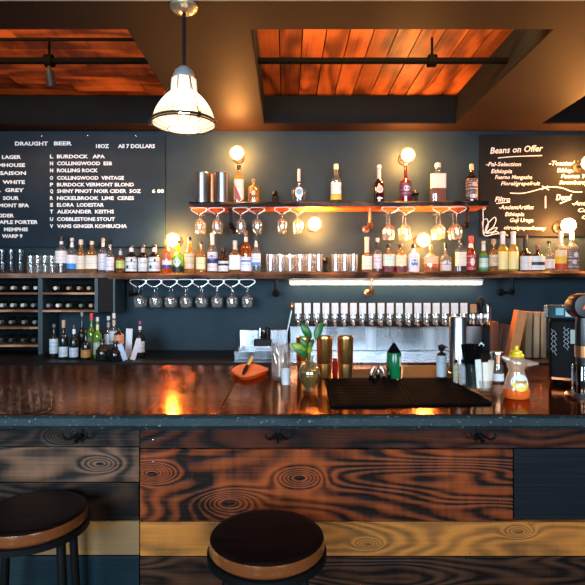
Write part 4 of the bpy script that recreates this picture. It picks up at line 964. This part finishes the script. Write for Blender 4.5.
# gold tins
def btin(px, py, w_, top, m, label):
    p = onbar(px, py); d = p.y; h = (py-top)*d/F; r = w_*d/F/2
    t_ = thing('cocktail_tin', label, 'cocktail tin', p, group='golden cocktail tins on the bar')
    hm = h*.36
    obj('lower_cup', lt([(0, 0), (r*.80, 0), (r*.84, .003), (r*.95, hm*.97), (r*.9, hm), (0, hm)], 32), m, t_)
    obj('upper_cup', lt([(0, hm), (r*.93, hm), (r*.97, hm+.002), (r*1.0, h*.93), (r*1.03, h*.95), (r*.95, h), (r*.86, h*.97), (0, h*.95)], 32), m, t_)
btin(324.5, 378.5, 16, 336, M_gold, 'middle golden cocktail tin beside the glass decanter')
btin(345.3, 378.5, 16, 336, M_gold, 'right golden cocktail tin beside the bar mats')
btin(303.5, 373.5, 14.5, 337, M_gold, 'golden cocktail tin behind the leafy decanter')
p = onbar(335, 375); c_ = thing('candle_jar', 'tiny red glass jar between the two golden tins', 'jar', p); obj('jar_body', lt([(0, 0), (.011, 0), (.012, .05), (.008, .058), (0, .058)], 16), cm((.35, .02, .015), .15), c_); obj('jar_lid', lt([(0, .058), (.009, .058), (.009, .068), (0, .068)], 16), M_copper, c_)
# mixing glass + bar spoon
p = onbar(281, 379.5); d = p.y; r = 9.3*d/F; h = 36*d/F
mg = thing('mixing_glass', 'tall cut-glass mixing glass holding a bar spoon', 'glass', p)
bm = lt([(0, 0), (r*.93, 0), (r, .006), (r, h), (r*.92, h), (r*.9, .014), (0, .014)], 32); obj('glass_body', bm, M_glass, mg)
bm = nb(); nk = 12
for i in range(nk):
    a0 = 2*PI*i/nk
    for s in (-1, 1): tube(bm, [(r*1.01*math.cos(a0+s*t_*2*PI/nk*2), r*1.01*math.sin(a0+s*t_*2*PI/nk*2), .02+t_*h*.75) for t_ in [k/8 for k in range(9)]], .0009, 4)
obj('cut_pattern', bm, M_glass, mg)
obj('ice_water', lt([(0, .016), (r*.88, .016), (r*.9, h*.45), (0, h*.46)], 20), thin_glass('ice_water', (.85, .8, .75), .2, body=.4, bcol=(.75, .7, .65)), mg)
s_ = thing('bar_spoon', 'long twisted metal bar spoon leaning in the mixing glass', 'spoon', p+Vector((0, 0, .016)))
a_ = Vector((-.010, -.005, .002)); e_ = Vector((X(292, d)-p.x, .004, Z(309, d)-BT-.016))
obj('shaft', tube(nb(), [a_.lerp(e_, k/10) for k in range(11)], .0026, 8), M_wire, s_)
obj('finial', lt([(0, -.01), (.007, 0), (.009, .012), (.005, .022), (0, .024)], 14, M=T(*e_)), M_copper, s_)
obj('bowl', lt([(0, 0), (.008, .004), (.010, .012), (.004, .024), (0, .026)], 12, M=T(*a_), sy=.5), M_chrome, s_)
p = onbar(285.8, 384.5); d = p.y; r = 4.9*d/F; h = 15.5*d/F
t_ = thing('frosted_glass', 'small frosted white cup in front of the mixing glass', 'cup', p)
obj('cup_body', lt([(0, 0), (r*.84, 0), (r*.87, .003), (r, h), (r*.92, h), (r*.8, .008), (0, .008)], 24), plain('frosted_white', (.62, .62, .62), .35), t_)
# decanter with plant
p = onbar(309.5, 391); d = p.y; r = 11*d/F; h = 35*d/F
vs = thing('glass_decanter', 'round faceted glass decanter holding leafy cuttings', 'decanter', p)
prof = [(0, 0), (r*.55, 0), (r*.62, h*.04), (r*.5, h*.10), (r*.85, h*.28), (r, h*.46), (r*.92, h*.62), (r*.6, h*.76), (r*.34, h*.84), (r*.34, h*.94), (r*.46, h), (r*.38, h)]
obj('glass_body', lt(prof, 14), thin_glass('decanter_glass', (.80, .80, .62), .35, .05, body=.10, bcol=(.6, .55, .3)), vs)
obj('water', lt([(0, h*.13), (r*.5, h*.13), (r*.8, h*.29), (r*.93, h*.46), (r*.86, h*.56), (0, h*.57)], 14), thin_glass('greenish_water', (.65, .6, .35), .2, body=.3, bcol=(.35, .3, .10)), vs)
pc = thing('leafy_cutting', 'green leafy plant cuttings standing in the glass decanter', 'plant', p+Vector((0, 0, h*.16)))
def leaf(parent, base, tip, width, m, bend=.2):
    base, tip = Vector(base), Vector(tip); ax = tip-base; L_ = ax.length; ax.normalize(); side = ax.cross(Vector((0, -1, 0))).normalized(); nr = side.cross(ax)
    bm = nb(); rows = []
    for i in range(9):
        u = i/8; w_ = width*math.sin(PI*min(1, u*.97+.03))**.7*(1-.25*u); c = base+ax*L_*u+nr*bend*L_*math.sin(PI*u)
        rows.append([bm.verts.new(c-side*w_+nr*w_*.25), bm.verts.new(c), bm.verts.new(c+side*w_+nr*w_*.25)])
    for A, Bq in zip(rows[:-1], rows[1:]):
        for k in (0, 1): bm.faces.new((A[k], A[k+1], Bq[k+1], Bq[k]))
    o = obj('leaf', bm, m, parent); sm = o.modifiers.new('thickness', 'SOLIDIFY'); sm.thickness = .0007
m_leaf = plain('green_leaf', (.016, .115, .018), .4, scale=40, var=.4); m_leaf2 = plain('yellow_green_leaf', (.20, .27, .015), .4, scale=30, var=.5)
def L3(px, py, dy=0): q_ = W(px, py, d+dy); return q_-pc.location
st = [L3(309, 372), L3(309.5, 357), L3(309, 347)]
obj('stem', tube(tube(nb(), smooth_pts([(0, 0, .0)]+[st[1], L3(307, 345), L3(306, 338)], 4), .0016, 6), smooth_pts([(.003, 0, .0), st[1]+Vector((.002, 0, 0)), L3(313, 345), L3(317, 337)], 4), .0016, 6), m_leaf, pc)
leaf(pc, L3(311, 338.5), L3(300.5, 322), .016, m_leaf, .12); leaf(pc, L3(315, 339), L3(322.5, 321.5), .016, m_leaf, -.12)
leaf(pc, L3(306, 352), L3(290.5, 343), .017, m_leaf2, .15); leaf(pc, L3(307, 351), L3(300, 336), .011, m_leaf, .1)
leaf(pc, L3(308, 355), L3(294, 350, -.02), .011, m_leaf, .2); leaf(pc, L3(309, 354), L3(311, 344, -.02), .010, m_leaf2, -.1); leaf(pc, L3(308, 347), L3(314, 339, .02), .009, m_leaf, .2)
# small pourers
first = None
for i, (px, py) in enumerate(((371, 383), (378, 381.5), (384, 383.5), (389, 382), (375, 385.5))):
    loc = onbar(px, py); loc.z = BT+EPS+.0085 ; l = '%s steel pour spout from the left in the little pile beside the mats' % ORD[[0, 2, 3, 4, 1][i]]
    if first is None:
        first = thing('pour_spout', l, 'pour spout', loc, rz=.5, group='steel pour spouts on the bar')
        obj('stopper', lt([(0, 0), (.009, .001), (.007, .018), (0, .02)], 12), M_rubber, first); obj('tube', tube(nb(), smooth_pts([(0, 0, .018), (.002, 0, .035), (.014, 0, .052)], 4), .0035, 8), M_chrome, first)
    else: dup(first, loc, l, rz=i*1.3)
# green bottle with black cone
p = onbar(394, 380); d = p.y; r = 7.2*d/F; h = 35*d/F; p.z = BT+.0085
t_ = thing('spray_bottle', 'bright green bottle with black conical top on the bar', 'bottle', p)
obj('glass_body', lt([(0, 0), (r*.9, 0), (r, .004), (r, h*.70), (r*.85, h*.76), (0, h*.76)], 24), plain('green_plastic', (.004, .13, .04), .2), t_)
obj('emblem', (lambda bm: (lathe(bm, [(r*1.01, h*.35), (r*1.01, h*.62)], 10, a0=-.95, a1=-.1), bm)[1])(nb()), cm((.65, .6, .5)), t_)
obj('cone_top', lt([(0, h*.70), (r*.96, h*.70), (r*.9, h*.76), (r*.35, h*.93), (r*.12, h), (0, h)], 24), M_rubber, t_)
# pale cylinder bottle
p = onbar(441.5, 380); p.z = BT+.0088; d = p.y; r = 4.8*d/F; h = 34*d/F
t_ = thing('bitters_bottle', 'small bottle with pale blue wrap and black pump top', 'bottle', p)
obj('glass_body', lt([(0, 0), (r*.95, 0), (r, .003), (r, h*.66), (r*.8, h*.72), (r*.3, h*.76), (r*.3, h*.8), (0, h*.8)], 20), M_plastic, t_)
obj('paper_label', lt([(r*1.02, h*.04), (r*1.02, h*.66)], 22, a0=-PI, a1=PI*.999), label_mat((.62, .72, .78), (.45, .5, .55)), t_)
obj('pump_top', lt([(0, h*.8), (r*.5, h*.8), (r*.8, h*.88), (r*.6, h*.96), (0, h)], 16), M_black, t_)
obj('nozzle', tube(nb(), smooth_pts([(0, 0, h*.9), (.012, 0, h*.93), (.022, -.004, h*.88)], 4), .004, 8), M_copper, t_)
# chrome canister
p = onbar(457.5, 377); d = p.y; r = 8.2*d/F; h = 60*d/F
t_ = thing('chrome_canister', 'tall polished chrome cylinder standing in front of the taps', 'canister', p)
obj('cylinder', lt([(0, 0), (r*1.05, 0), (r*1.05, .008), (r, .01), (r, h*.985), (r*.95, h), (0, h)], 32), M_steel, t_)
obj('base_band', lt([(r*1.06, 0), (r*1.12, 0), (r*1.12, .018), (r*1.06, .02)], 32), M_chrome, t_)
# little jars left of straws
for px, py, w_, top, c, l in ((456, 385, 5.2, 362, (.72, .70, .40), 'small bottle with pale yellow label left of the straws'), (463, 387, 6.2, 362, (.62, .68, .74), 'small bottle with pale grey label touching the straw glass')):
    p = onbar(px, py); p.z = BT+.0088; d = p.y; r = w_*d/F/2; h = (py-top)*d/F
    t_ = thing('syrup_bottle', l, 'bottle', p, group='small labelled bottles on the bar')
    obj('glass_body', lt([(0, 0), (r*.95, 0), (r, .002), (r, h*.8), (r*.5, h*.88), (0, h*.88)], 18), gl('clear'), t_)
    obj('paper_label', lt([(r*1.03, h*.06), (r*1.03, h*.78)], 18, a0=-PI, a1=PI*.999), label_mat(c, (.5, .5, .45)), t_)
    obj('cap', lt([(0, h*.86), (r*.6, h*.86), (r*.6, h), (0, h)], 14), M_black, t_)
# straw glass
p = onbar(472, 391); p.z = BT+.0088; d = p.y; r = 6.6*d/F; h = 25*d/F
sg = thing('straw_glass', 'clear glass packed with a fan of black straws', 'glass', p)
obj('glass_body', lt([(0, 0), (r*.85, 0), (r*.9, .004), (r, h), (r*.94, h), (r*.84, .006), (0, .006)], 22), thin_glass('teal_glass', (.55, .72, .72), .25, body=.1, bcol=(.2, .35, .35)), sg)
stw = None
for i in range(22):
    a = 2*PI*i*.618; q_ = .45+.5*((i*7) % 22)/22
    b0 = Vector((r*.35*q_*math.cos(a), r*.35*q_*math.sin(a), .008)); tp_ = Vector((r*1.9*q_*math.cos(a)*1.05, r*.8*q_*math.sin(a), h*1.78+.006*math.sin(i*2.1)))
    v_ = tp_-b0; L_ = v_.length
    s_ = bpy.data.objects.new('drinking_straw', stw) if stw else None
    if s_ is None:
        bm = nb(); tube(bm, [(0, 0, 0), (0, 0, L_)], .0032, 8); s_ = obj('drinking_straw', bm, M_rubber); stw = s_.data
    else: C.objects.link(s_)
    s_.location = p+b0; s_.rotation_euler = v_.to_track_quat('Z', 'Y').to_euler()
    tag(s_, 'black drinking straw standing in the straw glass on the bar', 'straw', 'black straws in the glass')
# garnish pick card
p2 = W(481, 345, d); s_ = thing('drink_pick', 'thin pick with a small pale diamond tag sticking out of the straws', 'pick', p+Vector((.012, .006, .01)))
q_ = p2-s_.location
obj('stick', tube(nb(), [(0, 0, 0), q_], .001, 6), M_chrome, s_)
bm = nb(); vv = [(-.011, 0, 0), (0, 0, -.011), (.011, 0, 0), (0, 0, .011)]; A = [bm.verts.new(Vector(v)+q_-Vector((0, .0018, 0))) for v in vv]; Bq = [bm.verts.new(Vector(v)+q_-Vector((0, .003, 0))) for v in vv]
bm.faces.new(A); bm.faces.new(Bq[::-1])
for i in range(4): bm.faces.new((A[i], A[(i+1) % 4], Bq[(i+1) % 4], Bq[i]))
obj('tag', bm, cm((.5, .56, .56)), s_, smooth=False)
# sugar caddy glass with packets
p = onbar(484.5, 393); d = p.y; r = 8*d/F; p.z = BT+.009
pg = thing('packet_holder', 'low clear glass holding cream sugar packets', 'glass', p)
obj('glass_body', lt([(0, 0), (r*.8, 0), (r*.84, .003), (r*.98, .035), (r*.92, .035), (r*.78, .005), (0, .005)], 22, sx=1, sy=.7), M_glass, pg)
for i, (dx, dy, rx, hh, c) in enumerate(((-.019, -.006, -.06, .098, (.68, .70, .62)), (-.009, .006, .04, .086, (.74, .70, .58)), (.004, -.004, -.03, .088, (.76, .72, .62)), (.015, .003, .10, .095, (.76, .66, .52)))):
    o = obj('sugar_packet', bx(-.010, .010, -.0025, .0025, 0, hh), cm(c, .6), bevel=.002); o.location = (p.x+dx, p.y+dy, p.z+.008); o.rotation_euler = (0, rx, 0)
    tag(o, ('leftmost cream sugar packet, beside the straws', 'second sugar packet from the left in the low glass', 'third sugar packet from the left in the low glass', 'rightmost cream sugar packet in the low glass')[i], 'packet', 'sugar packets in the low glass')
# shaker
p = onbar(497, 382); d = p.y; r = 6.6*d/F; h = 30*d/F
t_ = thing('salt_shaker', 'clear jar with chrome top and white label beside the honey', 'shaker', p)
obj('jar', lt([(0, 0), (r*.93, 0), (r, .004), (r*.92, h*.35), (r*.80, h*.6), (r*.78, h*.64), (0, h*.64)], 24), thin_glass('shaker_glass', (.7, .74, .76), .3, body=.25, bcol=(.35, .4, .42)), t_)
obj('paper_label', lt([(r*1.02, h*.06), (r*.97, h*.30)], 20, a0=-PI*.95, a1=-PI*.05), label_mat((.74, .78, .80), (.6, .6, .6)), t_)
obj('chrome_top', lt([(0, h*.62), (r*.82, h*.62), (r*.86, h*.70), (r*.95, h*.93), (r*1.04, h*.95), (r*1.0, h), (0, h)], 24), M_chrome, t_)
# honey bottle
p = onbar(516.5, 398); d = p.y; u = d/F
hb = thing('honey_bottle', 'plastic honey squeeze bottle with yellow cap and orange honey inside', 'bottle', p)
M_hp = thin_glass('hazy_plastic', (.92, .80, .62), .25, .15, body=.55, bcol=(.85, .68, .48))
obj('plastic_body', lt([(0, 0), (11*u, 0), (12.6*u, 2*u), (12.8*u, 7*u), (11.5*u, 14*u), (10*u, 20*u), (8.2*u, 25*u), (7.6*u, 28*u), (9*u, 31*u), (10*u, 35*u), (8.5*u, 39*u), (5*u, 41.5*u), (0, 41.5*u)], 28, sy=.8), M_hp, hb)
obj('honey', lt([(0, .1*u), (11.2*u, .1*u), (12.8*u, 2*u), (13.0*u, 7*u), (12.6*u, 9.3*u), (12.2*u, 9.5*u), (0, 9.6*u)], 28, sy=.8), plain('orange_honey', (.80, .13, .015), .12), hb)
for s in (-1, 1):
    bm = nb(); ln = 19 if s > 0 else 13
    lathe(bm, [(5.4*u, 0), (4.2*u, ln*.4*u), (1.2*u, ln*u), (0, ln*1.01*u)], 12, M=T(s*3*u, 0, (34.5 if s > 0 else 35.5)*u) @ R(s*(PI/2+(.02 if s > 0 else -.45)), 'Y'), sy=.6)
    obj('wrap_corner', bm, thin_glass('crinkled_wrap', (.85, .8, .75), .3, .2, body=.45, bcol=(.66, .58, .52)), hb)
obj('cap', lt([(0, 41*u), (5.6*u, 41*u), (5.8*u, 42*u), (5.3*u, 46.5*u), (2.6*u, 47.5*u), (2.1*u, 48.5*u), (1.8*u, 52*u), (0, 52.5*u)], 24), plain('yellow_cap', (.85, .62, .01), .35), hb)
obj('cap_collar', lt([(7*u, 41*u), (7.3*u, 41.8*u), (7*u, 43.6*u), (5.5*u, 44*u), (5.5*u, 41*u)], 24), plain('yellow_cap', (.85, .62, .01), .35), hb)
def oval(zc_, w_, hh, c, name, off=0.0):
    bm = nb(); cv = bm.verts.new((0, -(11.9*u*.8+.002+off), zc_)); ring = []
    for i in range(24):
        a = 2*PI*i/24; xx = w_*math.cos(a); z_ = zc_+hh*math.sin(a)
        zr = z_/u; rr_ = 12.9 if zr < 7 else (12.8-(zr-7)*.19 if zr < 14 else 11.5-(zr-14)*.25)
        ring.append(bm.verts.new((xx, -(math.sqrt(max(0, 1-(xx/(rr_*u))**2))*rr_*u*.8+.0015+off), z_)))
    for i in range(24): bm.faces.new((cv, ring[i], ring[(i+1) % 24]))
    obj(name, bm, cm(c, .45), hb)
oval(16.5*u, 8.6*u, 8.2*u, (.82, .80, .76), 'paper_label'); oval(13.5*u, 7.6*u, 4.8*u, (.88, .66, .03), 'label_flower', .0008)
tm = text_mesh('honey', 10.5*u, 3.2*u, cm((.65, .22, .02)), hb, 'label_lettering', (-5.2*u, -(11.9*u*.8+.0045), 18.3*u), bold=.035)
# orange leaf-shaped board with strainer handle
c1 = onbar(250, 374); ob = thing('cutting_board', 'small orange leaf-shaped board on the bar', 'board', c1)
out = [(231, 374.5), (236, 370), (243, 367.6), (252, 367.2), (260, 369), (268.5, 373), (262, 376.5), (252, 380.2), (243, 381.5), (237, 379), (233, 376)]
ps = smooth_pts([onbar(*q_)-c1 for q_ in out], 4, True)
bm = nb(); lo_ = [bm.verts.new((q_.x*.86, q_.y*.86, 0)) for q_ in ps]; hi_ = [bm.verts.new((q_.x, q_.y, .016)) for q_ in ps]; inn = [bm.verts.new((q_.x*.9, q_.y*.9, .014)) for q_ in ps]
bm.faces.new(lo_[::-1]); bm.faces.new(inn)
for i in range(len(ps)):
    j = (i+1) % len(ps); bm.faces.new((lo_[i], lo_[j], hi_[j], hi_[i])); bm.faces.new((hi_[i], hi_[j], inn[j], inn[i]))
obj('board', bm, plain('orange_board', (.75, .10, .008), .4), ob)
k1 = onbar(247, 374); kn = thing('bar_knife', 'black-bladed tool with olive green handle lying on the orange board', 'knife', k1+Vector((0, 0, .0205)))
a_ = onbar(243, 379)-k1; e_ = onbar(252, 365)-k1; a_.z = 0; e_.z = .012
obj('blade', tube(nb(), [a_, a_.lerp(e_, .25), a_.lerp(e_, .45)], [.004, .0085, .007], 10), M_rubber, kn)
obj('handle', tube(nb(), [a_.lerp(e_, .42), a_.lerp(e_, .7), e_], [.006, .008, .0085], 10), plain('olive_handle', (.42, .42, .08), .4), kn)

# ------------------------------------------------------------ right side: menu boards, black machine
for i, (px, top, w_, d, c, rx, l) in enumerate([
    (497.5, 322, 5, 3.70, (.20, .08, .04), .0, 'dark brown narrow wooden menu board, leftmost of the row'),
    (505, 325, 7, 3.95, (.11, .06, .05), .12, 'low dark wooden menu board leaning right'),
    (514, 311, 9, 3.66, (.55, .24, .09), .20, 'orange-brown wooden menu board leaning right, the widest face in view'),
    (529.5, 312, 6, 3.80, (.48, .32, .18), .03, 'tan wooden menu board, first of three upright ones'),
    (537.5, 312.5, 5.5, 3.80, (.50, .35, .21), .02, 'tan wooden menu board, middle of three upright ones'),
    (545.0, 312.5, 5, 3.80, (.46, .32, .19), .0, 'tan wooden menu board, last of three upright ones')]):
    h = Z(top, d)-.9; ww = w_*d/F/2
    o = obj('menu_clipboard', bx(-ww, ww, -.06, .06, 0, h), wood('clipboard_wood_%s' % 'abcdef'[i], tuple(v_*.5 for v_ in c), c, i+30, 'z', rings=8, bmp=.2), smooth=False, bevel=.004)
    o.location = (X(px, d), d+.06, .901+ww*math.sin(abs(rx))); o.rotation_euler = (0, rx, -.16); tag(o, l, 'menu board', 'wooden menu boards on the back counter')
# black espresso machine side on the bar
em = thing('coffee_machine', 'large black coffee machine standing at the right end of the bar', 'coffee machine', (X(548.5, 1.84), 1.84, BT+EPS), -.5)
zt = Z(319, 1.84)-BT
xl = 0
obj('body', bx(xl, .60, 0, .34, .02, zt), plain('matt_black_shell', (.005, .0055, .006), .6, sp=.1), em, bevel=.012)
for fx in (xl+.03, .58):
    for fy in (.03, .31): obj('foot', lt([(0, 0), (.015, 0), (.017, .02), (0, .02)], 12, M=T(fx, fy, 0)), M_rubber, em)
obj('base_trim', bx(xl+.01, .59, -.006, .005, .022, .03), M_copper, em, smooth=False)
for k, (x_, z0, z1) in enumerate(((.012, .12, .205), (.022, .11, .20), (.052, .14, .215), (.062, .13, .21))):
    bm = nb(); pts = [(xl+x_+.0045*math.sin(j*2.1+k), -.0012, z0+(z1-z0)*j/14) for j in range(15)]; tube(bm, pts, .0010, 4); obj('reflection_squiggle', bm, cm((.45, .47, .5)), em)  # squiggles painted on the shell stand in for reflections and stacked cups
obj('green_card', bx(xl+.070, xl+.100, -.0022, -.0002, .155, .205), cm((.38, .46, .42), .5), em, smooth=False)
ib = thing('coffee_tin', 'dark teal shiny box resting on the coffee machine', 'box', (X(560.5, 1.88), 1.88, BT+zt+EPS+.0008), -.3)
obj('box_body', bx(-.048, .046, -.03, .05, 0, .048), plain('teal_glossy_box', (.02, .05, .06), .15), ib, bevel=.003)
obj('printed_patch', bx(-.022, .004, -.0312, -.0302, .012, .038), cm((.12, .35, .40), .25), ib, smooth=False); obj('printed_patch', bx(.010, .036, -.0312, -.0302, .008, .030), cm((.40, .62, .58), .25), ib, smooth=False)
p = onbar(582, 397); d = p.y
gr = thing('coffee_grinder', 'black coffee grinder with round head and red triangle at right edge', 'coffee grinder', p)
def gz(py): return Z(py, d)-BT
obj('base', lt([(0, 0), (.05, 0), (.052, .008), (.046, .014), (0, .014)], 28), M_steel, gr)
obj('column', lt([(.016, .012), (.018, gz(363)), (.020, gz(352)), (.020, gz(325)), (.016, gz(316)), (0, gz(316))], 24), M_plastic, gr)
obj('glass_chamber', lt([(0, .015), (.030, .016), (.031, gz(366)), (.028, gz(364)), (0, gz(364))], 24), thin_glass('chamber_glass', (.4, .42, .45), .3), gr)
obj('collar', lt([(0, gz(357)), (.022, gz(357)), (.022, gz(346)), (0, gz(346))], 24), M_copper, gr)
hr = 12*d/F
obj('round_head', lt([(0, -.03), (hr*.9, -.03), (hr, -.024), (hr, .02), (hr*.9, .028), (0, .03)], 36, M=T(-.004, 0, gz(306)) @ R(PI/2, 'X')), M_plastic, gr)
bm = nb(); c0 = Vector((-.006, -.0305, gz(306.5)))
A = [bm.verts.new(c0+Vector(v)) for v in ((-.011, 0, -.008), (.010, 0, -.008), (0, 0, .011))]; Bq = [bm.verts.new(v.co+Vector((0, -.001, 0))) for v in A]
bm.faces.new(A[::-1]); bm.faces.new(Bq)
for i in range(3): bm.faces.new((A[i], A[(i+1) % 3], Bq[(i+1) % 3], Bq[i]))
obj('red_triangle', bm, cm((.75, .10, .05)), gr, smooth=False)
